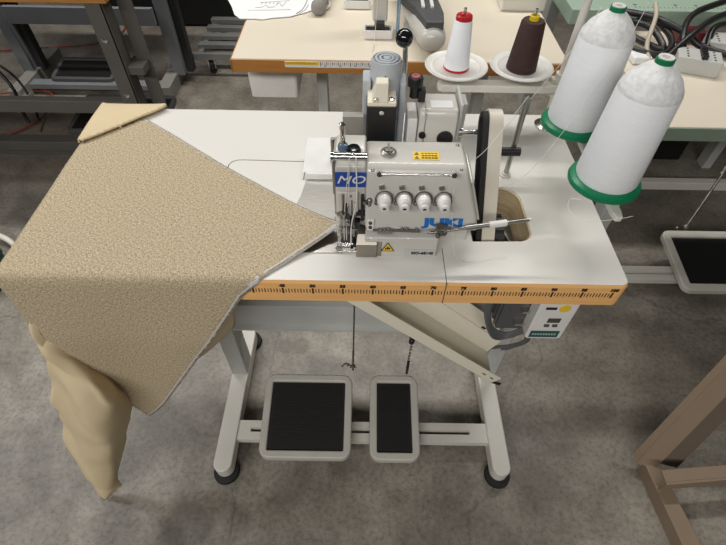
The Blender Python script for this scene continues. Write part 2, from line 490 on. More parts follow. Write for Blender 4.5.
p1 = pedal('foot_pedal', 'wide black-treaded grey foot pedal under the sewing table', .309, .559, -.059, .168, .079, .122)
p2 = pedal('foot_pedal', 'narrow black-treaded grey foot pedal beside the wide one', .609, .747, -.061, .169, .079, .122)
# pull rods and chain
bm = B(); tube(bm, [(.567, .118, TZ-TH-.01), (.566, .13, .55), (.562, .15, .30)], .0022, n=6); 
box(bm, .558, .574, .112, .124, .700, .728)
cyl(bm, (.562, .15, .30), (.560, .17, .16), .003, n=8)
tube(bm, [(.552, .182, .150), (.560, .178, .17), (.568, .182, .15)], .002, n=6)
rod = mesh('pull_rod', bm, DSTEEL, smooth=50); tag(rod, 'thin steel pull rod hanging down to the wide foot pedal', 'rod')
bm = B(); tube(bm, [(.526, .19, .14), (.54, .195, .152), (.555, .19, .144), (.566, .184, .16)], .0022, n=6)
for sx in (.545, .56): sphere(bm, (sx, .187, .158), .005, 8)
mesh('hook', bm, DSTEEL, rod)
def chain(x0, y0, z0, x1, y1, z1, n):
    bm = B()
    for k in range(n):
        t = k/(n-1); p = Vector((x0, y0, z0)).lerp(Vector((x1, y1, z1)), t)
        a = Vector((1, 0, 0)) if k % 2 else Vector((0, 1, 0)); u = (Vector((x1, y1, z1))-Vector((x0, y0, z0))).normalized()
        pts = [p + .0026*math.cos(2*PI*i/8)*a + .0058*math.sin(2*PI*i/8)*u for i in range(9)]
        tube(bm, pts, .001, n=5, k=0)
    return bm
c = mesh('pull_chain', chain(.715, .14, TZ-TH-.02, .716, .18, .16, 60), DSTEEL)
tag(c, 'black link chain running down to the narrow foot pedal', 'chain')
bm = B()
for z in (.33, .345, .36, .325): sphere(bm, (.716+random.uniform(-.004, .004), .165, z), .008, 8)
mesh('chain_clip', bm, BLACK, c)
bm = B(); cyl(bm, (.716, .172, .21), (.716, .172, .14), .004, n=8); mesh('end_hook', bm, BLACK, c)

# ------------------------------------------------------------------ waste chute
def chute():
    r = root('waste_chute', 'cream sheet metal waste chute sloping down under the table', 'chute', (.74, .06, .4))
    a0 = Vector((.535, .03, .703)); a1 = Vector((.888, .03, .372))      # front lower edge
    d = a1-a0
    def pt(t, y, h): # h: perpendicular height above the floor of the chute
        q = a0 + d*t; nrm = Vector((.70, 0, .715)); return Vector((q.x, y, q.z)) + nrm*h
    def ringat(t, top=None):
        return [pt(t, .028, .0), pt(t, .028, .028), pt(t, .031, .028), pt(t, .034, .004), pt(t, .110, .004), pt(t, .120, .045), pt(t, .123, .045), pt(t, .114, .0)]
    bm = B(); R = [ringat(k/10) for k in range(11)]
    hull(bm, R)
    mesh('trough', bm, BEIGEMETAL, r, bevel=.0008)
    bm = B()
    extrude_poly_3d(bm, [pt(1., .028, .0), pt(1.05, .028, .006), pt(1.05, .032, .012), pt(1.0, .032, .004)], .001)
    for t in (.90, .96):
        p = pt(t, .0272, .014); q = d.normalized()*.006
        extrude_poly_3d(bm, [p-q+Vector((0, 0, -.002)), p+q+Vector((0, 0, -.002)), p+q+Vector((0, 0, .002)), p-q+Vector((0, 0, .002))], -.0006)
    mesh('slot', bm, BLACK, r)
    # back deflector
    bm = B(); extrude_poly_3d(bm, [pt(.30, .125, .03), pt(.92, .125, .02), pt(.97, .125, .055), pt(.85, .125, .085), pt(.30, .125, .085)], .0016)
    df = mesh('deflector', bm, BEIGEMETAL, r)
    bm = B()
    for t in (.84, .90):
        p = pt(t, .1225, .05); q = d.normalized()*.007; q2 = Vector((.70, 0, .715))*.003
        extrude_poly_3d(bm, [p-q-q2, p+q-q2, p+q+q2, p-q+q2], .0007)
    mesh('slot', bm, BLACK, df)
chute()

# ------------------------------------------------------------------ control box and cable
r = root('control_box', 'white motor control panel with display hanging under the right table end', 'control box', (.927, .04, .61))
bm = B(); prism(bm, rrect(.893, .962, .612, .728, .008), 'y', -.0, .03)
mesh('housing', bm, WHITE, r, bevel=.003)
bm = B(); box(bm, .846, .895, .03, .14, .60, .728)
for k in range(6): box(bm, .842, .847, .035+.014*k, .043+.014*k, .605, .726)
gb = mesh('heat_sink', bm, DGREY, r, bevel=.002)
bm = B(); box(bm, .878, .8925, .018, .032, .668, .674); mesh('mounting_clip', bm, CHROME, gb)
bm = B(); box(bm, .874, .8925, .018, .032, .628, .634); mesh('mounting_clip', bm, CHROME, gb)
bm = B(); box(bm, .899, .953, -.0008, .001, .619, .640); lp = mesh('name_strip', bm, TEAL, r)
bm = B(); 
for k in range(9): box(bm, .903+k*.0051, .9065+k*.0051, -.0014, -.0005, .6275, .6325)
mesh('printed_text', bm, mat('pale_print', (.35, .5, .48), .5), lp)
bm = B(); box(bm, .919, .942, -.001, .001, .668, .681); mesh('display', bm, mat('dark_display', (.07, .06, .05), .2), r)
for xx in (.917, .932):
    bm = B(); box(bm, xx, xx+.009, -.003, .001, .656, .6625); mesh('button', bm, DGREY, r, bevel=.001)
bm = B(); box(bm, .905, .924, -.001, .001, .708, .7145); mesh('rocker_switch', bm, BLACK, r)
bm = B(); lathe(bm, (.938, .0005, .712), [(.010, 0), (.010, .002), (0, .0021)], d=(0, -1, 0), n=20)
lab(mesh('warning_sticker', bm, YELLOW, r), 'round yellow sticker')

bm = B()
for k in range(4):
    o = k*.003; cx, cy, cz = .884, .06, .60
    tube(bm, [(cx-.012, cy+o, .726), (cx-.045-o, cy+o, .68), (cx-.048-o, cy, .62), (cx-.03, cy-o, .56-o*2), (cx+.005, cy, .535-o*2), (cx+.035+o, cy, .56-o), (cx+.048, cy+o, .60), (cx+.035, cy+.03, .66), (cx+.02, cy+.04, .726)], .0032, n=8)
tube(bm, [(.925, .06, .56), (.945, .07, .50), (.935, .09, .44), (.915, .12, .38), (.90, .16, .30)], .004, n=8)
for z in (0, .008): tube(bm, [(.93, .08, .53), (.955+z, .09, .46), (.93+z, .12, .37)], .0032, n=8)
cab = mesh('cable_coil', bm, CABLE, smooth=60); tag(cab, 'dark grey cable looped under the table beside the control box', 'cable')
bm = B()
tube(bm, [(.885+.012*math.cos(k*.8), .055+.012*math.sin(k*.8), .725-k*.0016) for k in range(48)], .0025, n=6, k=3)
spr = mesh('spiral_cable', bm, BCABLE, smooth=60); tag(spr, 'black coiled spiral cord hanging under the table beside control box', 'cable')

# ------------------------------------------------------------------ fabric
def poly_grid(pts, step):
    bm = B(); vs = [bm.verts.new((x, y, 0)) for x, y in pts]; bm.faces.new(vs)
    xs = [p[0] for p in pts]; ys = [p[1] for p in pts]
    x = math.floor(min(xs)/step)*step
    while x < max(xs):
        bmesh.ops.bisect_plane(bm, geom=bm.verts[:]+bm.edges[:]+bm.faces[:], plane_co=(x, 0, 0), plane_no=(1, 0, 0)); x += step
    y = math.floor(min(ys)/step)*step
    while y < max(ys):
        bmesh.ops.bisect_plane(bm, geom=bm.verts[:]+bm.edges[:]+bm.faces[:], plane_co=(0, y, 0), plane_no=(0, 1, 0)); y += step
    return bm
YF = -.0045; RB = .012
def lay(s, t, h=0.):
    """cloth coordinates (s,t) -> the cloth lying on the table top and bending over its edges"""
    z = TZ + .0018; y = t; x = s
    wob = .0022*(noise.noise(Vector((s*9, t*9, 1.3)))+.35)
    if t < RB+YF:
        q = (RB+YF)-t; L_ = RB*PI/2
        if q < L_: a = q/RB; y = YF+RB-RB*math.sin(a); z = TZ+.0018-RB+RB*math.cos(a)
        else: 
            q -= L_; y = YF - .012*min(1, q/.15) - .004*min(1, q/.15)*(1+math.sin(s*26+q*6)) - .004*q; z = TZ+.0018-RB-q
        ny = -1.
    if t > Y1+.003:
        q = t-(Y1+.003); z -= q*.97; y = Y1+.003+.25*q
    if s < X0-.004:
        q = (X0-.004)-s; b_ = min(q, .035); z -= .95*b_ + .99*(q-b_); x = X0-.004-.22*b_-.03*(q-b_)
    # the lower edge is held up at the needle
    if t > 0:
        lift = max(0, 1-math.hypot(s-.54, t-.11)/.16); z += .020*lift*lift
        z += max(0., wob)
    if t < RB+YF: y -= h
    else: z += h
    return Vector((x, y, z))
def cloth(name, pts, step, m, parent, h=0., thick=.0014):
    bm = poly_grid(pts, step)
    bmesh.ops.triangulate(bm, faces=[f for f in bm.faces if len(f.verts) > 4])
    uv = bm.loops.layers.uv.new('uv')
    for f in bm.faces:
        for l in f.loops: l[uv].uv = (l.vert.co.x, l.vert.co.y)
    for v in bm.verts: v.co = lay(v.co.x, v.co.y, h)
    me = bpy.data.meshes.new(name); bm.to_mesh(me); bm.free()
    me.polygons.foreach_set('use_smooth', [True]*len(me.polygons))
    for k in (m if isinstance(m, list) else [m]): me.materials.append(k)
    o = bpy.data.objects.new(name, me); COL.objects.link(o); adopt(o, parent)
    s = o.modifiers.new('s', 'SOLIDIFY'); s.thickness = thick; s.offset = -1
    return o
# distance below the table edge -> cloth t
def hang(z): return (RB+YF) - (RB*PI/2 + (TZ+.0018-RB-z))
fab = root('fabric_panel', 'tan tweed fabric with cream backing draped over the left table half', 'fabric', (.2, .2, TZ))
upper = [(.089, .456), (.145, .412), (.201, .368), (.250, .330), (.299, .292), (.345, .258), (.385, .228), (.424, .200), (.462, .173), (.502, .143), (.541, .112)]
lower = [(.538, .104), (.508, .080), (.474, .053), (.452, .033), (.430, .014), (.410, -.008)]
lh = [(.379, .743), (.356, .705), (.331, .666), (.300, .618), (.267, .569), (.231, .51), (.193, .448), (.158, .390), (.125, .336), (.095, .296), (.065, .262)]
lower += [(x, hang(z)) for x, z in lh]
leftside = [(.045, .335), (.030, .405), (.008, .50), (-.012, .60), (-.017, .66), (-.019, .72), (-.020, .77)]
left = [(x, hang(z)) for x, z in leftside] + [(-.040, .0), (-.10, .03), (-.28, .055), (-.42, .10), (-.44, .22), (-.40, .33), (-.2, .365), (-.06, .375), (-.02, .384)]  # long left drop is out of view, added to keep light off the floor
face = cloth('face_cloth', upper + lower + left, .012, TWEED, fab)
# overlock stitching band along both free edges
def strip(path, wdt, h, name, m, parent):
    bm = B(); n = len(path); P = [Vector((x, y, 0)) for x, y in path]
    # resample
    Q = []
    for a, b in zip(P, P[1:]):
        k = max(1, int((b-a).length/.006))
        for i in range(k): Q.append(a.lerp(b, i/k))
    Q.append(P[-1]); rows = []
    for i, p in enumerate(Q):
        d = (Q[min(i+1, len(Q)-1)]-Q[max(i-1, 0)]).normalized(); nr = Vector((d.y, -d.x, 0))
        o_ = nr*.0012; i_ = -nr*wdt
        r_ = [lay((p+nr*-wdt).x, (p+nr*-wdt).y, .0004), lay((p-nr*wdt*.5).x, (p-nr*wdt*.5).y, h), lay((p+o_).x, (p+o_).y, .0006), lay((p+o_).x, (p+o_).y, -.0018)]
        rows.append([bm.verts.new(v) for v in r_])
    for a, b in zip(rows, rows[1:]):
        for j in range(3): bm.faces.new((a[j], b[j], b[j+1], a[j+1]))
    return mesh(name, bm, m, parent, smooth=180)
strip([(p[0], p[1]) for p in upper][::-1], .0062, .0016, 'overlock_stitching', SEAM, fab)
strip([(p[0], p[1]) for p in lower][::-1], .0105, .0018, 'overlock_stitching', SEAM, fab)
# folded back corner, backing side up
def foldz():
    pts = [(-.030, .366), (-.038, .42), (-.034, .49), (-.012, .512), (.06, .512), (.122, .507), (.128, .497), (.108, .474), (.085, .454), (.050, .418), (.018, .386), (-.012, .360)]
    return cloth('folded_corner', pts, .01, LINING, fab, h=.0060, thick=.0045)
lab(foldz(), 'cream backing side of the folded back corner')

def loft(rows, nu, nv):
    R = [smooth_path(r, nu) for r in rows]
    cols = [smooth_path([R[i][j] for i in range(len(R))], nv) for j in range(len(R[0]))]
    return cols
def sheet(name, rows, m, parent, nu=6, nv=5, thick=.0015, fold=0., ff=30.):
    cols = loft(rows, nu, nv); bm = B()
    for j, c_ in enumerate(cols):
        for i, p in enumerate(c_):
            p = Vector(p); k = noise.noise(Vector((p.x*11, p.z*8, 3)))*fold + fold*(1.2-3.2*abs(noise.noise(Vector((p.x*16+p.z*9, p.z*7-p.x*5, 7.7))))) + .4*fold*math.sin(p.x*ff+p.z*9)
            c_[i] = p + Vector((.2*k, k, 0))
    V = [[bm.verts.new(p) for p in c_] for c_ in cols]
    for a, b in zip(V, V[1:]):
        for i in range(len(a)-1): bm.faces.new((a[i], a[i+1], b[i+1], b[i]))
    o = mesh(name, bm, m, parent, smooth=180)
    s = o.modifiers.new('s', 'SOLIDIFY'); s.thickness = thick
    return o
# the rest of the panel hangs below, backing side out, its tip resting on the floor
rows = [
 [(-.012, -.002, .70), (.02, -.004, .70), (.05, -.002, .70), (.09, -.004, .70)],
 [(-.023, -.008, 0.646), (0.009, -.012, 0.647), (0.046, -.008, 0.648), (0.083, -.008, 0.649)],
 [(-0.025, -0.03, 0.593), (0.002, -0.035, 0.603), (0.039, -0.004, 0.551), (0.095, -0.003, 0.551)] ,
 [(-0.037, -0.038, 0.549), (0.018, -0.045, 0.564), (0.03, -0.022, 0.522), (0.064, -0.003, 0.489)] ,
 [(-0.051, -0.045, 0.5), (0.025, -0.062, 0.535), (0.048, -0.04, 0.493), (0.053, -0.003, 0.42)] ,
 [(-0.064, -0.055, 0.451), (0.04, -0.08, 0.508), (0.069, -0.06, 0.466), (0.046, -0.006, 0.351)] ,
 [(-0.085, -0.06, 0.386), (0.012, -0.09, 0.459), (0.067, -0.085, 0.449), (0.046, -0.03, 0.322)] ,
 [(-.119, -.080, 0.260), (-.028, -.112, 0.331), (0.023, -.105, 0.333), (0.013, -.065, 0.238)],
 [(-.121, -.110, 0.173), (-.057, -.132, 0.223), (-.013, -.125, 0.225), (-.024, -.10, 0.145)],
 [(-.115, -.130, 0.077), (-.075, -.145, 0.112), (-.045, -.140, 0.112), (-.042, -.125, 0.062)],
 [(-.120, -.142, 0.003), (-.107, -.150, 0.006), (-.098, -.150, 0.006), (-.090, -.138, 0.003)],
]
lab(sheet('hanging_backing', rows, LINING, fab, fold=.007, ff=70., nu=12, nv=9), 'cream backing of the hanging lower part')
rows = [
 [(.02, .03, .60), (.10, .02, .62), (.20, .03, .65), (.30, .05, .69), (.33, .09, .70)],
 [(.02, -.005, .52), (.10, -.004, .55), (.20, .005, .60), (.30, .02, .655), (.335, .05, .66)],
 [(.02, -.012, .42), (.10, -.005, .46), (.20, .004, .51), (.29, .015, .575), (.33, .04, .60)],
 [(.03, .00, .33), (.10, .01, .36), (.19, .02, .44), (.28, .03, .52), (.32, .05, .56)],
 [(.05, .03, .30), (.10, .04, .33), (.19, .05, .42), (.27, .06, .50), (.31, .08, .55)],
]
lab(sheet('hanging_lobe', rows, LINING, fab, fold=.004), 'cream loop of backing hanging behind the tweed point')
# small turned out edge at the left
rows = [[(-.016, -.016, .670), (-.010, -.020, .668), (-.003, -.018, .665)], [(-.026, -.020, .640), (-.016, -.032, .635), (-.004, -.024, .630)], [(-.022, -.020, .608), (-.012, -.034, .604), (-.002, -.022, .600)]]
lab(sheet('turned_edge', rows, LINING, fab), 'cream turned-out edge at the left corner')

# ------------------------------------------------------------------ overlock machine
MZ = TZ
mc = root('overlock_machine', 'cream four-thread overlock sewing machine on the middle of the white table', 'sewing machine', (.65, .14, TZ))
# bed
bm = B(); box(bm, .536, .765, .098, .225, MZ-.002, MZ+.044); box(bm, .585, .708, .056, .10, MZ-.002, MZ+.044)
bed = mesh('bed', bm, BODY, mc, bevel=.004)
# main cover, profile in (y,z)
def body_ring(x, k):
    P_ = [(.071, .046), (.083, .078), (.095, .115), (.101, .141), (.110, .1500), (.140, .1525), (.172, .1475), (.192, .137), (.204, .11), (.208, .046)]
    return [(x + k*(1-(z-.046)/.1)*.030, y, MZ+z) for y, z in P_]
bm = B(); hull(bm, [body_ring(.585, 0), body_ring(.66, 0), body_ring(.744, 1.)])
cov = mesh('arm_cover', bm, BODY, mc, bevel=.006)
def on_face(x, v):   # v 0..1 up the sloping front face
    y = .071+.029*v; z = .046+.092*v; return Vector((x, y, MZ+z))
fn = Vector((0, -.092, .029)).normalized(); fu = Vector((0, .029, .092)).normalized(); dn = Vector((0, -1, -.05)).normalized()
# side cap at the right
bm = B(); hull(bm, [[(.7445+.030*(1-(z-.0)/.1), y, MZ+.046+z) for y, z in ((.098, .0), (.115, .068), (.18, .078), (.20, 0))], [(.750+.030*(1-z/.1), y, MZ+.046+z) for y, z in ((.098, .0), (.115, .068), (.18, .078), (.20, 0))]])
mesh('end_cap', bm, BODY, mc, bevel=.003)
# logo
bm = B(); p = on_face(.714, .17)+fn*.0006
text_bm(bm, 'JUKI', .0185, basis(p, (1, 0, 0), fu), .0004, sx=1.85, bold=.0010)
mesh('maker_logo', bm, JBLUE, cov)
bm = B(); box(bm, .652, .705, .0545, .0565, MZ+.002, MZ+.018)
mp_ = mesh('model_plate', bm, GREYPAINT, bed)
bm = B(); text_bm(bm, 'MO-6814S', .0085, FRONT(.683, .0540, MZ+.010), .0003, bold=.0003); mesh('model_number', bm, BLACKINK, mp_)
# warning triangle on the bed
bm = B(); extrude_poly_3d(bm, [(.6135, .0555, MZ+.014), (.6345, .0555, MZ+.014), (.624, .0555, MZ+.033)], .0006)
wt = mesh('warning_triangle', bm, YELLOW, bed)
bm = B()
tri = [Vector((.6135, .0548, MZ+.014)), Vector((.6345, .0548, MZ+.014)), Vector((.624, .0548, MZ+.033))]
for a, b in zip(tri, tri[1:]+tri[:1]): tube(bm, [a, b], .0007, n=5, k=0)
for p in ((.624, .0546, MZ+.0195), (.621, .0546, MZ+.0195), (.627, .0546, MZ+.020), (.624, .0546, MZ+.023)): sphere(bm, p, .0016, 8)
mesh('warning_symbol', bm, BLACKINK, wt)
# yellow sticker on top
bm = B(); sx0, sx1 = .659, .700
extrude_poly_3d(bm, [(sx0, .122, MZ+.1512), (sx1, .122, MZ+.1512), (sx1, .141, MZ+.1526), (sx0, .141, MZ+.1526)], .0007)
ys = mesh('caution_sticker', bm, YELLOW, cov)
bm = B()
for k in range(3): 
    for j in range(5): box(bm, .672+.0052*j, .676+.0052*j, .125+.0055*k, .1265+.0055*k, MZ+.1522, MZ+.1536)
extrude_poly_3d(bm, [(.661, .124, MZ+.1525), (.668, .124, MZ+.1525), (.6645, .130, MZ+.1529)], .0006)
extrude_poly_3d(bm, [(.661, .133, MZ+.1531), (.668, .133, MZ+.1531), (.6645, .139, MZ+.1535)], .0006)
mesh('caution_text', bm, mat('brown_ink', (.25, .13, .01), .5), ys)
# sight knob on top
bm = B(); lathe(bm, (.6205, .138, MZ+.151), [(.0125, 0), (.0125, .004), (.010, .006), (.0085, .0065), (.007, .005), (.0, .005)], n=24)
kn = mesh('oil_cap', bm, ALU, mc, smooth=40)
bm = B(); lathe(bm, (.6205, .138, MZ+.1562), [(.0072, 0), (.006, .003), (.0, .004)], n=18); box(bm, .619, .622, .128, .149, MZ+.157, MZ+.1625)
mesh('cap_grip', bm, DSTEEL, kn, smooth=40)
bm = B(); sphere(bm, (.596, .104, MZ+.144), .003, 10); mesh('screw', bm, STEEL, cov)
bm = B(); sphere(bm, (.733, .165, MZ+.149), .003, 10); mesh('screw', bm, STEEL, cov)
bm = B(); sphere(bm, (.733, .106, MZ+.146), .0025, 10); mesh('screw', bm, STEEL, cov)
# thread guide bar along the top front edge
bm = B(); cyl(bm, (.606, .091, MZ+.147), (.722, .091, MZ+.147), .0018, n=10)
for x in (.606, .720): cyl(bm, (x, .103, MZ+.143), (x, .089, MZ+.1475), .0042, n=14)
mesh('thread_guide_bar', bm, CHROME, mc, smooth=40)
# tension dials
for i, x in enumerate((.615, .6465, .6775, .709)):
    p = on_face(x, .60)
    bm = B()
    lathe(bm, p, [(.0125, -.001), (.0128, .004), (.0115, .005), (.0118, .010), (.0105, .012)], d=fn, n=28)
    d_ = mesh('tension_dial', bm, BODY, mc, smooth=40)
    bm = B(); lathe(bm, p+fn*.010, [(.0108, -.003), (.0106, .006), (.0088, .008), (.0084, .016), (.0070, .0185), (.0032, .019), (.0030, .016), (0, .016)], d=dn, n=24)
    kb = mesh('knob', bm, WHITE, d_, smooth=40)
    bm = B(); lathe(bm, p+fn*.010+dn*.0165, [(.0030, 0), (.0030, .0008), (0, .0009)], d=dn, n=12); mesh('screw_centre', bm, BLACK, kb)
    bm = B(); ring = [p+fn*.005+(math.cos(a)*Vector((1, 0, 0))+math.sin(a)*fu)*.0136 for a in [PI*(-.15+1.3*k/16) for k in range(17)]]
    tube(bm, ring, .0013, n=6, k=0); sphere(bm, p+Vector((-.0125, 0, 0))-fu*.006+fn*.006, .0035, 8); 
    mesh('tension_disc', bm, DSTEEL, d_, smooth=40)
    bm = B(); q = p+fu*.019+Vector((-.004, 0, 0)); box(bm, -.004, .004, -.003, .003, -.001, .004, basis(q, (1, 0, .3), fu))
    mesh('thread_eyelet', bm, STEEL, d_)
# lower eyelet plates
bm = B(); q = on_face(.592, .12)+Vector((.002, 0, 0)); box(bm, -.005, .006, -.010, .010, 0, .003, basis(q+fn*.0005, (1, 0, 0), fu)); pl = mesh('thread_plate', bm, WHITE, mc, bevel=.0008)
bm = B(); 
for s in (-.004, .004): lathe(bm, q+fn*.004+fu*s, [(.0032, 0), (.003, .0012), (0, .0014)], d=fn, n=12)
mesh('eyelet', bm, DSTEEL, pl)
bm = B(); cyl(bm, (.598, .068, MZ+.050), (.676, .066, MZ+.050), .0022, n=8)
box(bm, .606, .630, .062, .070, MZ+.0475, MZ+.053); 
mesh('looper_guide', bm, STEEL, mc, smooth=40)
bm = B()
for x in (.612, .618, .624): sphere(bm, (x, .062, MZ+.056+.002*(x > .615)), .0028, 8)
for x in (.646, .654, .669): sphere(bm, (x, .061, MZ+.060), .0030, 8)
mesh('guide_clip', bm, DSTEEL, mc)
bm = B(); ring = [on_face(.690, -.12)+fn*.002+(math.cos(2*PI*k/20)*Vector((1, 0, 0))+math.sin(2*PI*k/20)*fu*.7)*.011 for k in range(21)]
tube(bm, ring, .0016, n=6, k=0); mesh('oil_gauge_ring', bm, mat('dull_maroon', (.23, .08, .07), .4), mc, smooth=40)

# head at the left
bm = B()
hp = [(.100, .040), (.100, .118), (.103, .150), (.118, .160), (.175, .160), (.185, .14), (.185, .04)]
prism(bm, [(y, MZ+z) for y, z in hp], 'x', .537, .5855)
head = mesh('head', bm, BODY, mc, bevel=.004)
bm = B(); box(bm, .5375, .5855, .0985, .1005, MZ+.1145, MZ+.1425); ml = lab(mesh('model_badge', bm, BLUE, head), 'blue badge')
bm = B(); text_bm(bm, 'MO', .0215, FRONT(.561, .0982, MZ+.1285), .0004, sx=1.3, shear=.3); mesh('badge_text', bm, WHITE, ml)
bm = B(); box(bm, .540, .574, .094, .100, MZ+.060, MZ+.107); fp = mesh('face_plate', bm, BODY, head, bevel=.002)
bm = B()
for a, b in ((.562, .100), (.569, .088)): sphere(bm, (a, .0935, MZ+b), .0022, 8)
cyl(bm, (.5635, .0935, MZ+.062), (.5635, .0935, MZ+.092), .0012, n=6)
mesh('plate_screw', bm, STEEL, fp)
bm = B(); box(bm, .578, .583, .090, .101, MZ+.048, MZ+.100); box(bm, .570, .590, .092, .100, MZ+.058, MZ+.066)
box(bm, .589, .604, .090, .100, MZ+.056, MZ+.068)
mesh('lever_slot', bm, BLACK, head, bevel=.001)
bm = B(); cyl(bm, (.592, .092, MZ+.070), (.592, .088, MZ+.096), .0045, n=12); sphere(bm, (.592, .088, MZ+.097), .0045, 10); cyl(bm, (.584, .088, MZ+.091), (.588, .086, MZ+.094), .004, n=10)
mesh('thread_lever', bm, STEEL, head, smooth=40)
# top of the head: chrome rod, blue sight cap, black cap, clamp
bm = B(); cyl(bm, (.534, .108, MZ+.166), (.587, .108, MZ+.166), .0062, n=16); cyl(bm, (.532, .108, MZ+.166), (.536, .108, MZ+.166), .0082, n=16)
mesh('presser_shaft', bm, CHROME, head, smooth=40)
bm = B(); lathe(bm, (.549, .135, MZ+.160), [(.0085, 0), (.0085, .006), (.0065, .010), (.004, .011)], n=18)
cb_ = mesh('pressure_screw', bm, CLEARBLUE, head, smooth=40)
bm = B(); cyl(bm, (.549, .135, MZ+.168), (.549, .137, MZ+.198), .0042, n=14); lathe(bm, (.549, .137, MZ+.195), [(.0052, 0), (.0052, .008), (.003, .010), (0, .010)], n=14)
mesh('screw_stem', bm, CHROME, cb_, smooth=40)
bm = B(); lathe(bm, (.566, .128, MZ+.160), [(.0115, 0), (.0115, .005), (.009, .009), (0, .0105)], n=22); mesh('sight_cap', bm, GLOSSBLACK, head, smooth=40)
bm = B(); box(bm, .5345, .5375, .105, .170, MZ+.05, MZ+.158); mesh('side_plate', bm, STEEL, head)
bm = B(); cyl(bm, (.531, .17, MZ+.04), (.531, .17, MZ+.155), .004, n=10); mesh('back_rod', bm, STEEL, head)
# needle mechanism
bm = B()
cyl(bm, (.549, .088, MZ+.018), (.549, .092, MZ+.105), .0022, n=8); cyl(bm, (.557, .086, MZ+.020), (.557, .092, MZ+.062), .0018, n=8)
cyl(bm, (.567, .088, MZ+.014), (.567, .091, MZ+.060), .0026, n=8)
box(bm, .544, .562, .082, .092, MZ+.045, MZ+.058); box(bm, .541, .553, .080, .090, MZ+.028, MZ+.040); box(bm, .560, .574, .083, .093, MZ+.020, MZ+.036)
cyl(bm, (.541, .085, MZ+.068), (.549, .081, MZ+.075), .004, n=10); cyl(bm, (.556, .082, MZ+.052), (.556, .078, MZ+.052), .0035, n=10)
cyl(bm, (.544, .080, MZ+.034), (.544, .076, MZ+.034), .003, n=10)
nb = mesh('needle_bar', bm, STEEL, head, bevel=.0006)
bm = B()
box(bm, .5535, .5565, .083, .095, MZ+.060, MZ+.085); box(bm, .544, .5475, .083, .095, MZ+.016, MZ+.028); box(bm, .569, .577, .083, .094, MZ+.038, MZ+.052)
box(bm, .560, .5635, .082, .093, MZ+.040, MZ+.058); cyl(bm, (.572, .085, MZ+.028), (.572, .079, MZ+.028), .004, n=12)
mesh('clamp', bm, BLACK, nb)
bm = B()
hull(bm, [[(.544, .070, MZ+.010), (.566, .070, MZ+.010), (.566, .070, MZ+.015), (.544, .070, MZ+.015)], [(.546, .098, MZ+.012), (.564, .098, MZ+.012), (.564, .098, MZ+.030), (.546, .098, MZ+.030)]])
box(bm, .548, .562, .062, .072, MZ+.006, MZ+.011)
mesh('presser_foot', bm, CHROME, head, bevel=.0006)
bm = B(); 
for x in (.5505, .5545): tube(bm, [(x, .074, MZ+.02), (x, .0835, MZ+.06), (x+.004, .090, MZ+.11), (.560, .100, MZ+.168)], .0006, n=5)
tube(bm, [(.562, .070, MZ+.012), (.563, .080, MZ+.05), (.571, .088, MZ+.10), (.570, .100, MZ+.172)], .0011, n=5)
mesh('needle_thread', bm, FIL, head)
# metal work plate, guard box
bm = B(); extrude_poly_3d(bm, [(.425, .060, TZ+.0004), (.548, .060, TZ+.0004), (.548, .262, TZ+.0004), (.478, .262, TZ+.0004), (.469, .255, TZ+.0004), (.462, .205, TZ+.0004)], .0012)
cp = mesh('cloth_plate', bm, STEEL, mc)
bm = B(); box(bm, .538, .585, .060, .10, TZ+.0016, TZ+.006); mesh('needle_plate', bm, CHROME, cp, bevel=.001)
bm = B(); ring = [(.541+.0045*math.cos(2*PI*k/16), .066+.004*math.sin(2*PI*k/16), TZ+.0068) for k in range(17)]; tube(bm, ring, .0011, n=6, k=0)
box(bm, .5385, .5435, .0655, .0675, TZ+.006, TZ+.0072)
mesh('plate_screw', bm, DSTEEL, cp)
bm = B(); hull(bm, [[(.571, .052, MZ), (.606, .052, MZ), (.606, .085, MZ), (.571, .085, MZ)], [(.571, .052, MZ+.030), (.606, .052, MZ+.030), (.606, .085, MZ+.030), (.571, .085, MZ+.030)], [(.573, .066, MZ+.043), (.606, .066, MZ+.043), (.606, .085, MZ+.043), (.573, .085, MZ+.043)]])
hull(bm, [[(.606, .055, MZ), (.614, .055, MZ), (.614, .085, MZ), (.606, .085, MZ)], [(.606, .055, MZ+.036), (.614, .055, MZ+.036), (.614, .085, MZ+.036), (.606, .085, MZ+.036)]])
lab(mesh('chip_guard', bm, mat('satin_stainless', (.36, .33, .29), .35, 1.), mc, bevel=.001), 'satin stainless guard box')
# clear/white flap behind the head
bm = B(); hull(bm, [[(.462, .262, MZ+.012), (.530, .262, MZ+.012), (.530, .262, MZ+.014), (.462, .262, MZ+.014)], [(.466, .345, MZ+.035), (.528, .345, MZ+.035), (.528, .345, MZ+.037), (.466, .345, MZ+.037)]])
box(bm, .47, .526, .256, .262, MZ+.001, MZ+.014)
mesh('rear_flap', bm, mat('glossy_white_acrylic', (.88, .88, .86), .12, coat=.5), mc, bevel=.0006)
bm = B(); box(bm, .515, .527, .285, .300, MZ+.021, MZ+.036); box(bm, .545, .580, .225, .24, MZ+.05, MZ+.16)
mesh('flap_bracket', bm, ALU, mc)

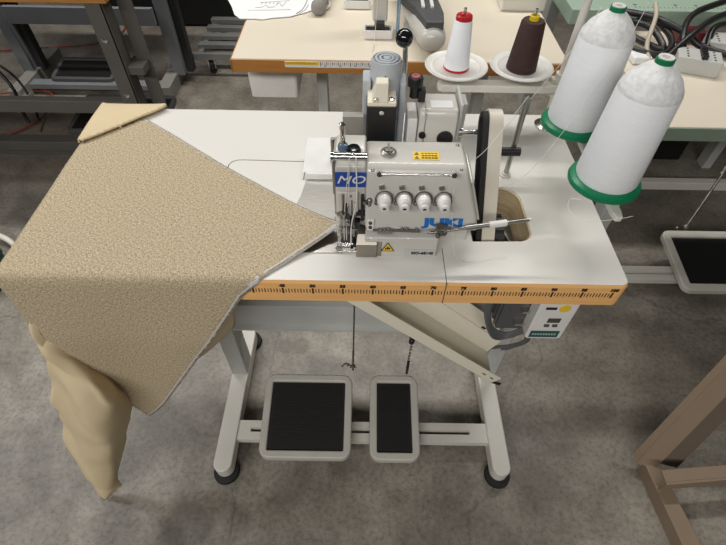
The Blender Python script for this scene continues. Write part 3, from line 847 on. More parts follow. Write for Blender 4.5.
# ------------------------------------------------------------------ puller behind the machine
pu = root('puller_attachment', 'grey and white puller unit with black ball lever behind the overlock machine', 'puller', (.66, .26, TZ))
bm = B(); box(bm, .585, .635, .222, .262, MZ, MZ+.182); bb = mesh('drive_housing', bm, BLACK, pu, bevel=.003)
bm = B(); box(bm, .586, .634, .221, .263, MZ+0.1818, MZ+0.1893); hull(bm, [[(.593, .2205, MZ+0.1888), (.620, .2205, MZ+0.1888), (.620, .262, MZ+0.1888), (.593, .262, MZ+0.1888)], [(.600, .2305, MZ+0.2178), (.620, .2305, MZ+0.2178), (.620, .25, MZ+0.2178), (.600, .25, MZ+0.2178)]])
cpp = mesh('cap_plate', bm, BEIGEMETAL, bb, bevel=.002)
bm = B(); lathe(bm, (.600, .222, MZ+0.1918), [(.0045, 0), (.0045, .005), (0, .006)], n=12); lathe(bm, (.626, .230, MZ+0.1893), [(.005, 0), (.005, .003), (.003, .0035), (0, .001)], n=14)
lathe(bm, (.610, .2215, MZ+0.1718), [(.004, 0), (.004, .003), (0, .0035)], d=(0, -1, 0), n=12)
mesh('cap_screw', bm, CHROME, cpp, smooth=40)
# grey lift cylinder
gc = (.617, .286)
bm = B(); lathe(bm, (gc[0], gc[1], MZ), [(.027, 0), (.027, .225), (.024, .232), (.0225, .232), (.0225, .228), (.0195, .228), (.0195, .233), (.016, .233), (.016, .228), (.0125, .228), (.0125, .233), (.009, .233), (.009, .228), (.0055, .228), (.0055, .233), (0, .233)], n=36)
col_ = mesh('lift_cylinder', bm, GREYPL, pu, smooth=35)
bm = B(); box(bm, .6145, .6165, .2585, .2605, MZ+.15, MZ+.215); mesh('slot', bm, BLACK, col_)
bm = B(); box(bm, .578, .592, .262, .30, MZ, MZ+.205); box(bm, .641, .652, .262, .31, MZ, MZ+.20)
mesh('side_bracket', bm, GREYPL, pu, bevel=.003)
# ball lever
bm = B(); cyl(bm, (.652, .30, MZ+.15), (.648, .305, MZ+.245), .0045, n=12)
lv = mesh('lever', bm, CHROME, pu, smooth=40)
bm = B(); sphere(bm, (.645, .305, MZ+.256), .0148, 24); mesh('ball_knob', bm, GLOSSBLACK, lv, smooth=180)
bm = B(); lathe(bm, (.6655, .262, MZ+.178), [(.008, 0), (.008, .020), (.013, .021), (.013, .033), (.0115, .036), (0, .036)], n=22); box(bm, .672, .684, .254, .27, MZ+.172, MZ+.192)
rk = mesh('adjusting_knob', bm, BLACK, pu, smooth=40)
bm = B(); lathe(bm, (.6655, .262, MZ+.2135), [(.0075, 0), (.0075, .002), (.003, .0022), (.003, .001), (0, .001)], n=18); mesh('knob_cap', bm, mat('dull_pink', (.45, .14, .15), .4), rk)
# gear motor
bm = B(); hull(bm, [[(.674, .226, MZ), (.674, .226, MZ+.155), (.674, .236, MZ+.170), (.674, .29, MZ+.170), (.674, .29, MZ)], [(.742, .226, MZ), (.742, .226, MZ+.155), (.742, .236, MZ+.170), (.742, .29, MZ+.170), (.742, .29, MZ)]])
gm = mesh('gear_motor', bm, BODY, pu, bevel=.005)
bm = B(); box(bm, .6555, .673, .230, .285, MZ, MZ+.155); mesh('motor_flange', bm, WHITE, gm, bevel=.003)
bm = B(); box(bm, .743, .748, .236, .30, MZ, MZ+.178); box(bm, .748, .760, .262, .296, MZ, MZ+.165); mesh('motor_bracket', bm, GREYPAINT, gm, bevel=.001)
bm = B(); box(bm, .684, .686, .2252, .2905, MZ+.02, MZ+.1705); mesh('casting_line', bm, ALU, gm)
bm = B(); box(bm, .694, .732, .240, .262, MZ+.1702, MZ+.1715); mesh('rating_label', bm, PAPER, gm)
bm = B(); lathe(bm, (.682, .225, MZ+.128), [(.006, 0), (.006, .004)], d=(0, -1, 0), n=14); mesh('screw', bm, BLACK, gm)
bm = B(); lathe(bm, (.722, .225, MZ+.122), [(.014, 0), (.014, .004), (0, .005)], d=(0, -1, 0), n=18)
mesh('screw', bm, BLACK, gm)
bm = B(); cyl(bm, (.748, .25, MZ+.118), (.800, .25, MZ+.118), .0045, n=14); cyl(bm, (.748, .25, MZ+.118), (.756, .25, MZ+.118), .009, n=14)
mesh('drive_shaft', bm, CHROME, pu, smooth=40)

# ------------------------------------------------------------------ belt guard
bg = root('belt_guard', 'tall cream belt guard with black belt standing in the well of the table', 'belt guard', (.798, .17, TZ-.07))
A0 = Vector((0, .080, .715)); A1 = Vector((0, .214, .936))
def gpath(x, off, n=12):
    """closed racetrack in the yz plane, leaning back"""
    d = (A1-A0).normalized(); q = Vector((0, d.z, -d.y))   # pointing back/down
    r_ = .026+off; c1 = A1 + q*.026 - d*.0; c0 = A0 + q*.026
    out = []
    x += .003
    for i in range(n+1):
        a = PI*i/n; out.append(Vector((x, 0, 0)) + c1 + r_*(math.sin(a)*d - math.cos(a)*q))
    for i in range(n+1):
        a = PI*i/n; out.append(Vector((x+.007, 0, 0)) + c0 + r_*(-math.sin(a)*d + math.cos(a)*q))
    return out
bm = B()
plate = [gpath(.789, 0), gpath(.812, 0)]
inner_ = [gpath(.789, -.003), gpath(.812, -.003)]
n = len(plate[0])
R = [[bm.verts.new(p) for p in ring] for ring in (plate[0], plate[1], inner_[1], inner_[0])]
for k in range(4):
    for i in range(n): bm.faces.new((R[k][i], R[k][(i+1) % n], R[(k+1) % 4][(i+1) % n], R[(k+1) % 4][i]))
mesh('guard_cover', bm, mat('ivory_plastic', (.70, .66, .56), .4), bg, smooth=35)
bm = B(); hull(bm, [gpath(.810, -.002), gpath(.8125, -.002)]); mesh('side_panel', bm, mat('ivory_plastic', (.7, .66, .56)), bg, smooth=35)
bm = B()
o_, i_ = gpath(.780, -.004), gpath(.780, -.013); o2_, i2_ = gpath(.792, -.004), gpath(.792, -.013)
R = [[bm.verts.new(p) for p in ring] for ring in (o_, o2_, i2_, i_)]
for k in range(4):
    for i in range(n): bm.faces.new((R[k][i], R[k][(i+1) % n], R[(k+1) % 4][(i+1) % n], R[(k+1) % 4][i]))
mesh('drive_belt', bm, RUBBER, bg, smooth=35)
bm = B(); hull(bm, [gpath(.793, -.0135), gpath(.797, -.0135)]); mesh('inner_panel', bm, DGREY, bg)
bm = B()
for yz in ((.235, .93), (.20, .86), (.15, .79)): cyl(bm, (.812, yz[0], yz[1]), (.8175, yz[0], yz[1]), .0035, n=10)
mesh('screw', bm, CHROME, bg)
# handwheel / motor pulley in the well with slots
bm = B(); cyl(bm, (.826, .158, TZ-.045), (.844, .158, TZ-.045), .036, n=28)
hw = mesh('pulley', bm, BLACK, smooth=40)
bm2 = B()
for k in range(12):
    a = 2*PI*k/12; c_ = Vector((.835, .158+.037*math.cos(a), TZ-.045+.037*math.sin(a))); box(bm2, -.009, .009, -.003, .003, -.002, .003, basis(c_, (1, 0, 0), (0, -math.sin(a), math.cos(a))))
mesh('cooling_fin', bm2, DGREY, hw)
tag(hw, 'black ribbed motor pulley down in the well beside the belt guard', 'pulley')
bm = B(); cyl(bm, (.852, .205, TZ-.06), (.868, .115, TZ-.05), .0065, n=12)
arm_ = mesh('motor_bracket', bm, DSTEEL, bevel=.001); tag(arm_, 'dark steel bracket rod at the bottom of the table well', 'bracket')
# chrome upright with black clamp
ur = root('upright_rod', 'short chrome upright rod with black clamp behind the belt guard', 'rod', (.868, .28, TZ))
bm = B(); cyl(bm, (.868, .28, TZ), (.866, .28, TZ+.168), .0052, n=16); mesh('rod', bm, mat('dull_chrome', (.45, .44, .42), .3, 1.), ur, smooth=40)
bm = B(); lathe(bm, (.868, .28, TZ), [(.011, 0), (.011, .003), (.008, .004), (.008, .007), (.005, .008)], n=20); mesh('base_collar', bm, PAINT, ur, smooth=40)
bm = B(); cyl(bm, (.842, .272, TZ+.062), (.879, .272, TZ+.062), .0085, n=16); cyl(bm, (.832, .272, TZ+.062), (.842, .272, TZ+.062), .005, n=12); mesh('clamp', bm, BLACK, ur, smooth=40)

# slim guide arm from the machine across the well
ga = root('guide_arm', 'long steel guide arm reaching from the machine across the table well', 'guide arm', (.70, .05, TZ+.06))
DC = mat('dull_chrome', (.45, .44, .42), .3, 1.)
bm = B(); cyl(bm, (.690, .051, MZ+.063), (.850, .068, MZ+.079), .0028, n=12); cyl(bm, (.748, .0572, MZ+.0688), (.790, .0616, MZ+.073), .0042, n=12); mesh('arm', bm, DC, ga, smooth=40)
bm = B(); cyl(bm, (.784, .061, MZ+.0724), (.812, .064, MZ+.0752), .0056, n=14); mesh('sleeve', bm, WHITE, ga, smooth=40)
bm = B(); lathe(bm, (.848, .0678, MZ+.0788), [(.003, 0), (.0036, .002), (.001, .006)], d=(1, .1, .1), n=10); mesh('arm_tip', bm, WHITE, ga, smooth=40)
bm = B(); box(bm, .700, .716, .050, .066, MZ+.056, MZ+.070); cyl(bm, (.703, .052, MZ+.058), (.703, .046, MZ+.058), .004, n=10); cyl(bm, (.713, .052, MZ+.066), (.713, .046, MZ+.066), .004, n=10); mesh('clamp_block', bm, DSTEEL, ga, bevel=.001)

# ------------------------------------------------------------------ thread stand, cones
ts = root('thread_stand', 'white steel thread stand rising from the back right of the table', 'thread stand', (.992, .461, TZ))
PX, PY = .990, .461
bm = B(); cyl(bm, (PX, PY, TZ-.06), (PX, PY, 1.52), .0078, n=20); mesh('pole', bm, PAINT, ts, smooth=40)
bm = B(); lathe(bm, (PX, PY, TZ), [(.024, 0), (.024, .003), (.013, .006), (.013, .013), (.008, .014)], n=24); mesh('base_nut', bm, CHROME, ts, smooth=40)
SZ = .872
bm = B(); prism(bm, rrect(.733, 1.0, PY-.022, PY+.006, .013), 'z', SZ-.005, SZ+.011); mesh('spool_arm', bm, PAINT, ts, bevel=.003)
bm = B(); hull(bm, [[(.983, PY, SZ-.004), (.999, PY, SZ-.004), (.999, PY, SZ+.012), (.983, PY, SZ+.012)], [(.976, .255, SZ-.004), (.992, .255, SZ-.004), (.992, .255, SZ+.006), (.976, .255, SZ+.006)], [(.974, .070, SZ-.004), (.990, .070, SZ-.004), (.990, .070, SZ+.006), (.974, .070, SZ+.006)], [(.977, .056, SZ-.004), (.987, .056, SZ-.004), (.987, .056, SZ+.006), (.977, .056, SZ+.006)]])
mesh('spool_arm', bm, PAINT, ts, bevel=.002)
bm = B(); cyl(bm, (PX, PY, SZ-.02), (PX, PY, SZ+.03), .013, n=20); box(bm, PX-.02, PX+.004, PY-.008, PY+.008, SZ-.014, SZ+.02); mesh('clamp_collar', bm, PAINT, ts, smooth=40)
CONES = [(.768, .462), (.902, .464)]
S2 = SZ+.012
for x, y in CONES:
    bm = B(); lathe(bm, (x, y, S2+.014), [(.012, 0), (.012, .006), (.055, .010), (.0635, .0145), (.0645, .017), (.0630, .0185), (.052, .013), (.049, .0145), (.046, .012), (.0, .011)], n=48)
    d_ = mesh('spool_disc', bm, mat('ivory_white_plastic', (.80, .79, .75), .35), ts, smooth=60)
    bm = B(); cyl(bm, (x, y, S2+.02), (x, y, S2+.140), .0028, n=12); cyl(bm, (x, y-.004, S2-.002), (x, y-.004, S2+.016), .006, n=12); mesh('spindle', bm, CHROME, d_, smooth=60)
BIG = [(.971, .124), (.965, .288)]
for x, y in BIG:
    bm = B(); cyl(bm, (x, y, SZ+.006), (x, y, SZ+.165), .003, n=12); cyl(bm, (x, y, SZ+.004), (x, y, SZ+.020), .018, n=20)
    cyl(bm, (x, y, SZ+.008), (.978, y, SZ+.008), .004, n=8)
    mesh('spindle', bm, PAINT, ts, smooth=40)
zc = S2+.026
def small_cone(label, x, y, m, capm, r0, r1, base_m, hh=.118):
    r = root('thread_cone', label, 'thread cone', (x, y, zc), 'thread cones on the sewing table stand')
    bm = B(); lathe(bm, (x, y, zc), [(r0-.003, 0), (r0-.002, .003), (r0, .004), (r0, .008), (r1, hh-.004), (r1-.003, hh), (.007, hh)], n=40); mesh('thread_winding', bm, m, r, smooth=40)
    bm = B(); lathe(bm, (x, y, zc+hh-.003), [(.004, 0), (.0095, .001), (.0092, .011), (.0075, .012), (.0065, .006), (.004, .004)] if capm is YCORE else [(.004, 0), (r1-.001, .001), (r1-.0015, .008), (r1-.004, .010), (.006, .008), (.004, .005)], n=28); mesh('spool_core', bm, capm, r, smooth=40)
    bm = B(); lathe(bm, (x, y, zc), [(r0-.002, -.002), (r0+.0005, .0), (r0+.0003, .004), (r0-.002, .005)], n=36); mesh('spool_rim', bm, base_m, r, smooth=40)
small_cone('white thread cone with red core standing on the left white disc', *CONES[0], THREADW, RED, .0255, .0170, RED, .096)
small_cone('dark brown thread cone with yellow core on a white disc', *CONES[1], THREADB, YCORE, .0300, .0230, THREADB, .094)
def big_cone(label, x, y):
    z = SZ+.020
    r = root('thread_cone', label, 'thread cone', (x, y, z), 'thread cones on the sewing table stand')
    bm = B(); lathe(bm, (x, y, z), [(.052, 0), (.0565, .001), (.0570, .004), (.055, .009), (.0495, .0125), (.040, .013)], n=56); mesh('base_flange', bm, GREEN, r, smooth=35)
    bm = B(); lathe(bm, (x, y, z), [(.046, .012), (.0482, .017), (.0425, .157), (.0415, .160)], n=56, close=False); w_ = mesh('thread_winding', bm, THREADW, r, smooth=40)
    bm = B(); lathe(bm, (x, y, z), [(.0420, .158), (.0420, .161), (.0405, .166), (.0345, .177), (.0255, .187), (.0175, .194), (.012, .198), (.006, .199)], n=56, close=False); lab(mesh('winding_dome', bm, NET, r, smooth=180), 'looser wound domed top')
    bm = B(); lathe(bm, (x, y, z+.193), [(.0115, 0), (.0122, .001), (.0118, .011), (.0108, .012)], n=32, close=False); cr = mesh('collar', bm, GREEN, r, smooth=35)
    bm = B(); lathe(bm, (x, y, z+.204), [(.0105, 0), (.0100, .0018), (.0075, .002), (.0048, .0015), (.0045, -.004)], n=32, close=False); mesh('collar_rim', bm, WHITE, cr, smooth=35)
    bm = B(); lathe(bm, (x, y, z+.202), [(.0048, 0), (0, .0002)], n=16); mesh('core_hole', bm, BLACK, cr)
big_cone('large white thread cone on green base nearest the camera, hanging off the table end', *BIG[0])
big_cone('large white thread cone on green base, set farther back beside the stand pole', *BIG[1])

# loose threads
def thread(pts, label, r=.0004, k=8):
    bm = B(); tube(bm, pts, r, n=6, k=k); tag(mesh('thread', bm, FIL, smooth=180), label, 'thread', 'loose sewing threads')
thread([(.960, .20, 1.20), (.957, .20, 1.112), (.938, .20, 1.019), (.879, .20, .851), (.830, .21, .8)], 'white thread crossing the front big cone down to the white tabletop')
thread([(.945, .30, 1.09), (.915, .30, 1.007), (.845, .30, .871), (.800, .28, .83)], 'white thread running from the rear big cone to behind the belt guard')
thread([(.852, .24, .975), (.780, .15, .939), (.749, .135, .914), (.735, .12, .905)], 'short white thread between machine top and belt guard')
z_ = SZ+.02
thread([(.921, .075, z_+.004), (.908, .085, z_-.004), (.905, .065, z_-.012), (.925, .045, z_-.012), (.96, .038, z_-.002), (.99, .042, z_+.002)], 'white thread tail looping round the base of the front big cone')
thread([(.722, .085, .905), (.724, .080, .87), (.728, .060, .84), (.735, .045, .80), (.755, .04, TZ+.004), (.80, .05, TZ+.002), (.83, .055, TZ+.002)], 'white thread hanging down the machine front onto the tabletop')
thread([(.778, .46, 1.04), (.775, .44, 1.25), (.77, .40, 1.45)], 'white thread rising from the white cone with red core')

# ------------------------------------------------------------------ cream table behind
YB = .753
bt = root('sewing_table', 'cream laminate table with brown wood edge behind the main table', 'table', (.70, 1.05, 0))
bm = B()
pts = [(.225, YB), (1.12, YB), (1.36, 1.35), (.18, 1.35)]
pts = [(.225, YB), (1.125, YB), (1.125, 1.35), (.225, 1.35)]
prism(bm, pts, 'z', TZ-.033, TZ); btop = mesh('tabletop', bm, CREAM_LAM, bt, bevel=.002)
bm = B(); box(bm, .2235, 1.1265, YB-.0035, YB-.0002, TZ-.036, TZ-.003); box(bm, .2215, .2248, YB-.0035, 1.35, TZ-.036, TZ-.003)
be = mesh('edge_band', bm, WOOD, bt)
bm = B(); box(bm, .367, .66, YB-.0048, YB-.0034, TZ-.020, TZ-.004); rl = mesh('ruler_tape', bm, PAPER, be)
bm = B(); box(bm, .3675, .457, YB-.0054, YB-.0047, TZ-.013, TZ-.0045); 
mesh('yellow_section', bm, YELLOW, rl)
bm = B(); 
for k in range(36): box(bm, .462+k*.0053, .4625+k*.0053+.0012*(k % 3 == 0), YB-.0056, YB-.0047, TZ-.012 if k % 5 else TZ-.016, TZ-.005)
for k in range(15): box(bm, .372+k*.0053, .3726+k*.0053, YB-.0061, YB-.0053, TZ-.011, TZ-.006)
for k in range(5): text_bm(bm, str(50+k*10)[:2], .006, FRONT(.475+k*.04, YB-.0052, TZ-.015), .0003)
mesh('tape_marks', bm, BLACKINK, rl)
for xx, yy in ((.442, 1.0), (1.0, 1.15)):
    bm = B(); box(bm, xx-.017, xx+.017, yy-.03, yy+.03, .07, TZ-.034); lg = mesh('leg_post', bm, GREYPAINT, bt, bevel=.003)
    bm = B(); prism(bm, rrect(xx-.025, xx+.025, .86, 1.42, .02), 'z', .02, .068); ft = mesh('foot', bm, PAINT, bt, bevel=.003)
    for y2 in (.89, 1.39):
        bm = B(); lathe(bm, (xx, y2, 0), [(.030, 0), (.030, .012), (.01, .022)], n=20); mesh('rubber_pad', bm, RUBBER, ft, smooth=40)
bm = B(); box(bm, .465, .975, 1.12, 1.18, .04, .062); mesh('crossbar', bm, PAINT, bt)
# white bin hanging under the top
bn = root('storage_bin', 'white plastic bin hanging under the cream table', 'bin', (.29, .92, .53))
bm = B()
def bring(z, i): return [(x, y, z) for x, y in rrect(.235+i+(TZ-.036-z)*.03, .384-i-(TZ-.036-z)*.03, .84+i, 1.02-i, .012, 4)]
hull(bm, [bring(.618, 0), bring(TZ-.05, 0), bring(TZ-.05, .004), bring(.622, .004)]); mesh('bin_body', bm, BIN, bn, bevel=.002)
bm = B(); plate_ring(bm, rrect(.230, .389, .835, 1.025, .012, 4), rrect(.239, .380, .844, 1.016, .01, 4), 'z', TZ-.052, TZ-.036); mesh('bin_rim', bm, BIN, bn)

# pattern sheet with drawing
bm = B()
out = [(.14, 1.14), (.165, 1.08), (.185, 1.02), (.207, .990), (.25, .993), (.275, .988), (.30, 1.0), (.353, 1.012), (.40, 1.045), (.432, 1.075), (.455, 1.12), (.47, 1.32), (.16, 1.32)]
bmv = [bm.verts.new((x, y, TZ+.0022)) for x, y in out]; f_ = bm.faces.new(bmv)
r_ = bmesh.ops.extrude_face_region(bm, geom=[f_]); bmesh.ops.translate(bm, verts=[v for v in r_['geom'] if isinstance(v, bmesh.types.BMVert)], vec=(0, 0, .0015))
pp = mesh('pattern_sheet', bm, PAPER); tag(pp, 'white paper sheet with pencil drawing at the back of cream table', 'paper')
bm = B(); GR = mat('pencil_grey', (.22, .22, .23), .6)
def pen(pts, r=.0006): tube(bm, [(x, y, TZ+.0042) for x, y in pts], r, n=5)
pen([(.37, 1.03), (.385, 1.06), (.392, 1.10), (.395, 1.14)], .0012); pen([(.378, 1.03), (.394, 1.06), (.402, 1.10)], .0008)
pen([(.24, 1.07), (.26, 1.075), (.27, 1.09), (.28, 1.075), (.30, 1.08)]); pen([(.30, 1.09), (.31, 1.11), (.32, 1.085), (.33, 1.12)])
pen([(.22, 1.05), (.30, 1.055), (.35, 1.06)]); pen([(.25, 1.11), (.30, 1.12), (.34, 1.13)])
for k in range(5): pen([(.255+k*.012, 1.10), (.257+k*.012, 1.112)])
mesh('pencil_drawing', bm, GR, pp)
# grey shears-like felt object beside it
bm = B(); lathe(bm, (.437, 1.03, TZ+.02), [(.004, -.012), (.019, -.006), (.023, .010), (.020, .04), (.017, .13), (.012, .20), (0, .201)], d=(.12, 1, .03), n=20)
g = mesh('grey_handle', bm, GREYRAG, smooth=60); tag(g, 'rounded grey felt-covered handle lying beside the paper on cream table', 'handle')
bm = B(); plate_ring(bm, [(.452+.02*math.cos(a), 1.09+.03*math.sin(a)) for a in [2*PI*k/16 for k in range(16)]], [(.452+.014*math.cos(a), 1.09+.024*math.sin(a)) for a in [2*PI*k/16 for k in range(16)]], 'z', TZ+.005, TZ+.012)
mesh('finger_loop', bm, WHITE, g, smooth=40)

# background machine: column, tray, arm head
bmach = root('sewing_machine', 'white sewing machine with grey underplate cut off by the top picture edge', 'sewing machine', (.70, 1.0, TZ))
def tray(x, y, z, s=1.):
    bm = B(); plate_ring(bm, rrect(x-.042*s, x+.040*s, y-.012, y+.03, .008), rrect(x-.037*s, x+.035*s, y-.008, y+.026, .006), 'z', z, z+.024); box(bm, x-.04*s, x+.038*s, y-.010, y+.028, z, z+.004)
    t_ = mesh('side_tray', bm, WHITE, bmach, bevel=.002)
    bm = B(); box(bm, x-.012, x+.016, y-.002, y+.02, z+.004, z+.040); box(bm, x-.034, x+.03, y, y+.018, z+.010, z+.0235); mesh('tray_insert', bm, BLACK, t_, bevel=.002)
tray(.618, .885, TZ+.001); tray(.556, 1.09, TZ+.001)
bm = B(); hull(bm, [[(x, y, z) for x, y in ((.60, .905+q), (.642, .905+q), (.642, .955+q), (.60, .955+q))] for z, q in ((TZ+.035, 0), (TZ+.10, .02), (TZ+.32, .06))]); mesh('column', bm, BODY, bmach, bevel=.006)
bm = B()
HP = [[(.712, y, z) for y, z in ((.90, .0), (1.25, .0))]]
def hring(t, w, z0, z1):
    return None
rows = []
for t, wd, zb, zt in ((.748, .018, .036, .060), (.756, .030, .026, .074), (.772, .036, .018, .082), (.81, .040, .014, .086), (.92, .047, .012, .088), (1.16, .060, .010, .09)):
    cx = .757 - (t-.75)*.10
    rows.append([(cx+wd*math.cos(a), t, TZ+(zb+zt)/2+(zt-zb)/2*math.sin(a)) for a in [2*PI*k/20 for k in range(20)]])
hull(bm, rows); ah = mesh('arm_head', bm, BODY, bmach, smooth=60)
bm = B(); ol = [(.735, .768), (.780, .768), (.785, .83), (.770, 1.02), (.655, 1.02), (.680, .93), (.712, .86)]
prism(bm, ol, 'z', TZ+.070, TZ+.094); up = mesh('top_recess', bm, DGREY, bmach, bevel=.004)
bm = B(); box(bm, .728, .737, .85, .905, TZ+.094, TZ+.100); box(bm, .752, .761, .85, .905, TZ+.094, TZ+.100); mesh('slide_strip', bm, WHITE, up, bevel=.001)
bm = B(); 
for k in range(4): box(bm, .690+k*.02, .704+k*.02, .935, .965, TZ+.094, TZ+.115)
mesh('thread_guide_block', bm, BLACK, up, bevel=.003)
bm = B(); box(bm, .69, .79, .90, 1.10, TZ+.0, TZ+.02); mesh('bed_plate', bm, WHITE, bmach, bevel=.004)
bm = B(); cyl(bm, (.672, .90, TZ), (.668, .90, TZ+.30), .005, n=14); br = mesh('clear_rod', bm, CLEARBLUE, smooth=50); tag(br, 'pale blue see-through rod standing on the cream table behind ball lever', 'rod')
thread([(.614, .90, TZ+.3), (.612, .88, TZ+.12), (.607, .86, TZ+.02), (.60, .80, TZ+.001)], 'pair of white threads hanging beside the white column on cream table', .0009)

# control panel at the back of the cream table
cbx = root('control_box', 'white control panel with three displays at the back of cream table', 'control box', (1.08, 1.13, TZ))
bm = B(); box(bm, 1.0, 1.135, 1.085, 1.17, TZ, TZ+.045); mesh('housing', bm, PAINT, cbx, bevel=.004)
bm = B(); box(bm, 1.004, 1.131, 1.090, 1.165, TZ+.045, TZ+.047); fcp = mesh('front_panel', bm, WHITE, cbx)
for k in range(3):
    bm = B(); box(bm, 1.016+k*.026, 1.036+k*.026, 1.115, 1.128, TZ+.047, TZ+.0485); mesh('display', bm, DGREY, fcp)
bm = B(); box(bm, 1.01, 1.098, 1.108, 1.135, TZ+.0465, TZ+.0475); mesh('label_strip', bm, GREYPAINT, fcp)

# ------------------------------------------------------------------ sage green table, right
GX, GY = 1.26, .462
gt = root('sewing_table', 'cream topped table with sage green front edge at the right', 'table', (1.8, .9, 0))
bm = B(); box(bm, GX, 2.3, GY, .96, TZ-.032, TZ); mesh('tabletop', bm, CREAM_LAM, gt, bevel=.002)
bm = B(); box(bm, GX-.003, 2.303, GY-.004, GY-.0002, TZ-.034, TZ-.002); mesh('edge_band', bm, SAGE_EDGE, gt)
for xx in (1.345,):
    bm = B(); box(bm, xx-.02, xx+.02, .60, .66, .06, TZ-.05); mesh('leg_post', bm, GREYPAINT, gt, bevel=.003)
    bm = B(); prism(bm, rrect(xx-.024, xx+.024, .58, .98, .02), 'z', .02, .066); mesh('foot', bm, PAINT, gt, bevel=.003)
bm = B(); box(bm, 1.37, 1.4499, .60, .665, .045, .066); box(bm, 1.45, 2.4, .60, .626, .045, .066); box(bm, 1.45, 2.4, .639, .665, .045, .066); mesh('crossbar', bm, PAINT, gt)
bm = B(); box(bm, 1.30, 2.6, 1.12, 1.155, .05, .09); mesh('back_rail', bm, PAINT, gt, bevel=.003)
# second green surface behind
g2 = root('sewing_table', 'sage green topped table with printed ruler in the top right corner', 'table', (1.8, 1.3, 0))
bm = B(); box(bm, 1.21, 2.4, 1.055, 1.7, TZ-.025, TZ+.02); gtop = mesh('tabletop', bm, GREENGREY, g2, bevel=.003)
bm = B()
for k in range(0, 26):
    x = 1.41+k*.0126; big = k % 5 == 0
    box(bm, x-.0007, x+.0007, 1.075, 1.075+(.016 if big else .008), TZ+.02, TZ+.0206)
    if big: text_bm(bm, str(30+k*2), .011, basis((x+.004, 1.099, TZ+.0203), (1, 0, 0), (0, 1, 0)), .0003, bold=.0004)
mesh('ruler_marking', bm, mat('grey_green_ink', (.12, .16, .13), .6), gtop)
for xx in (1.26, 2.2):
    bm = B(); box(bm, xx-.02, xx+.02, 1.34, 1.40, .0, TZ-.025); mesh('leg_post', bm, GREYPAINT, g2, bevel=.003)

# cables and terminal blocks on the right table
TT = TZ
cb1 = [
 [(1.30, .93, TT+.03), (1.335, .86, TT+.02), (1.37, .78, TT+.03), (1.36, .86, TT+.05), (1.33, .93, TT+.04), (1.37, .96, TT+.02)],
 [(1.28, .84, TT+.02), (1.31, .79, TT+.02), (1.36, .77, TT+.02), (1.40, .80, TT+.03), (1.41, .86, TT+.04), (1.38, .92, TT+.05), (1.33, .95, TT+.02)],
 [(1.32, .97, TT+.05), (1.38, .90, TT+.06), (1.44, .83, TT+.05), (1.48, .80, TT+.03), (1.55, .73, TT+.03), (1.62, .68, TT+.02)],
 [(1.42, .74, TT+.01), (1.43, .82, TT+.05), (1.48, .90, TT+.07), (1.58, .96, TT+.08), (1.70, 1.02, TT+.08)],
 [(1.38, .76, TT+.02), (1.44, .80, TT+.06), (1.52, .87, TT+.07), (1.60, .92, TT+.07), (1.72, .95, TT+.07)],
 [(1.50, .80, TT+.02), (1.53, .86, TT+.05), (1.60, .90, TT+.05), (1.68, .92, TT+.05)],
]
for i, c_ in enumerate(cb1):
    bm = B(); tube(bm, c_, .0085, n=10)
    tag(mesh('power_cable', bm, BCABLE, smooth=60), ['black cable hooked upward at the left of the cable tangle', 'black cable loop curling nearest the front big thread cone', 'black cable crossing the tangle down to the right picture edge', 'black cable arching over the terminal blocks to upper right', 'black cable running straight through the middle of the tangle', 'short black cable bowed over the right terminal block'][i], 'cable', 'black cables tangled on the right table')
bm = B(); tube(bm, [(1.33, .74, TT+.01), (1.335, .80, TT+.03), (1.37, .88, TT+.07), (1.375, .92, TT+.09)], .006, n=10); tag(mesh('cable_tie', bm, mat('tan_strap', (.50, .44, .34), .6), smooth=60), 'tan strap standing up in the black cable tangle', 'strap')
for i, (x, y, rz) in enumerate(((1.44, .73, -.35), (1.56, .82, -.3))):
    r = root('terminal_block', ['grey terminal block with black switches lying on the right table', 'grey terminal block farther back under the arching cables'][i], 'terminal block', (x, y, TT), 'terminal blocks on the right table')
    M = Matrix.Translation((x, y, TT)) @ Matrix.Rotation(rz, 4, 'Z')
    bm = B(); box(bm, -.05, .055, -.03, .035, 0, .04, M); mesh('housing', bm, GREYPAINT, r, bevel=.003)
    bm = B()
    for k in range(4): box(bm, .002, .016, -.026+k*.015, -.016+k*.015, .04, .049, M)
    box(bm, .004, .008, -.029, .034, .0395, .042, M); mesh('switch', bm, BLACK, r)
    bm = B()
    for k in range(4): cyl(bm, M @ Vector((-.028, -.02+k*.015, .0395)), M @ Vector((-.028, -.02+k*.015, .041)), .003, n=10); cyl(bm, M @ Vector((.035, -.02+k*.015, .0395)), M @ Vector((.035, -.02+k*.015, .041)), .003, n=10)
    mesh('screw', bm, DSTEEL, r)
bm = B(); box(bm, 1.46, 1.54, .88, .93, TT, TT+.03); tag(mesh('connector', bm, mat('maroon_plastic', (.16, .02, .03), .4), bevel=.003), 'dark maroon connector behind the black cables', 'connector')
bm = B(); box(bm, 1.29, 1.34, .75, .80, TT, TT+.02); tag(mesh('paper_wad', bm, PAPER, bevel=.006), 'small white block among cables beside the big cones', 'block')

# pedal unit on floor at right
p3 = pedal('foot_pedal', 'foot pedal with large black tread on the floor at the right picture edge', 1.705, 2.05, .530, .79, .085, .12, rim=.03)
bm = B(); cyl(bm, (1.80, .80, .13), (1.95, .98, .46), .005, n=10); sphere(bm, (1.803, .805, .135), .012, 10); sphere(bm, (1.775, .805, .128), .008, 10)
cyl(bm, (1.88, .90, .31), (1.905, .93, .36), .009, n=10)
tag(mesh('pedal_rod', bm, DSTEEL, smooth=50), 'slanting steel linkage rod above the right edge pedal', 'rod')
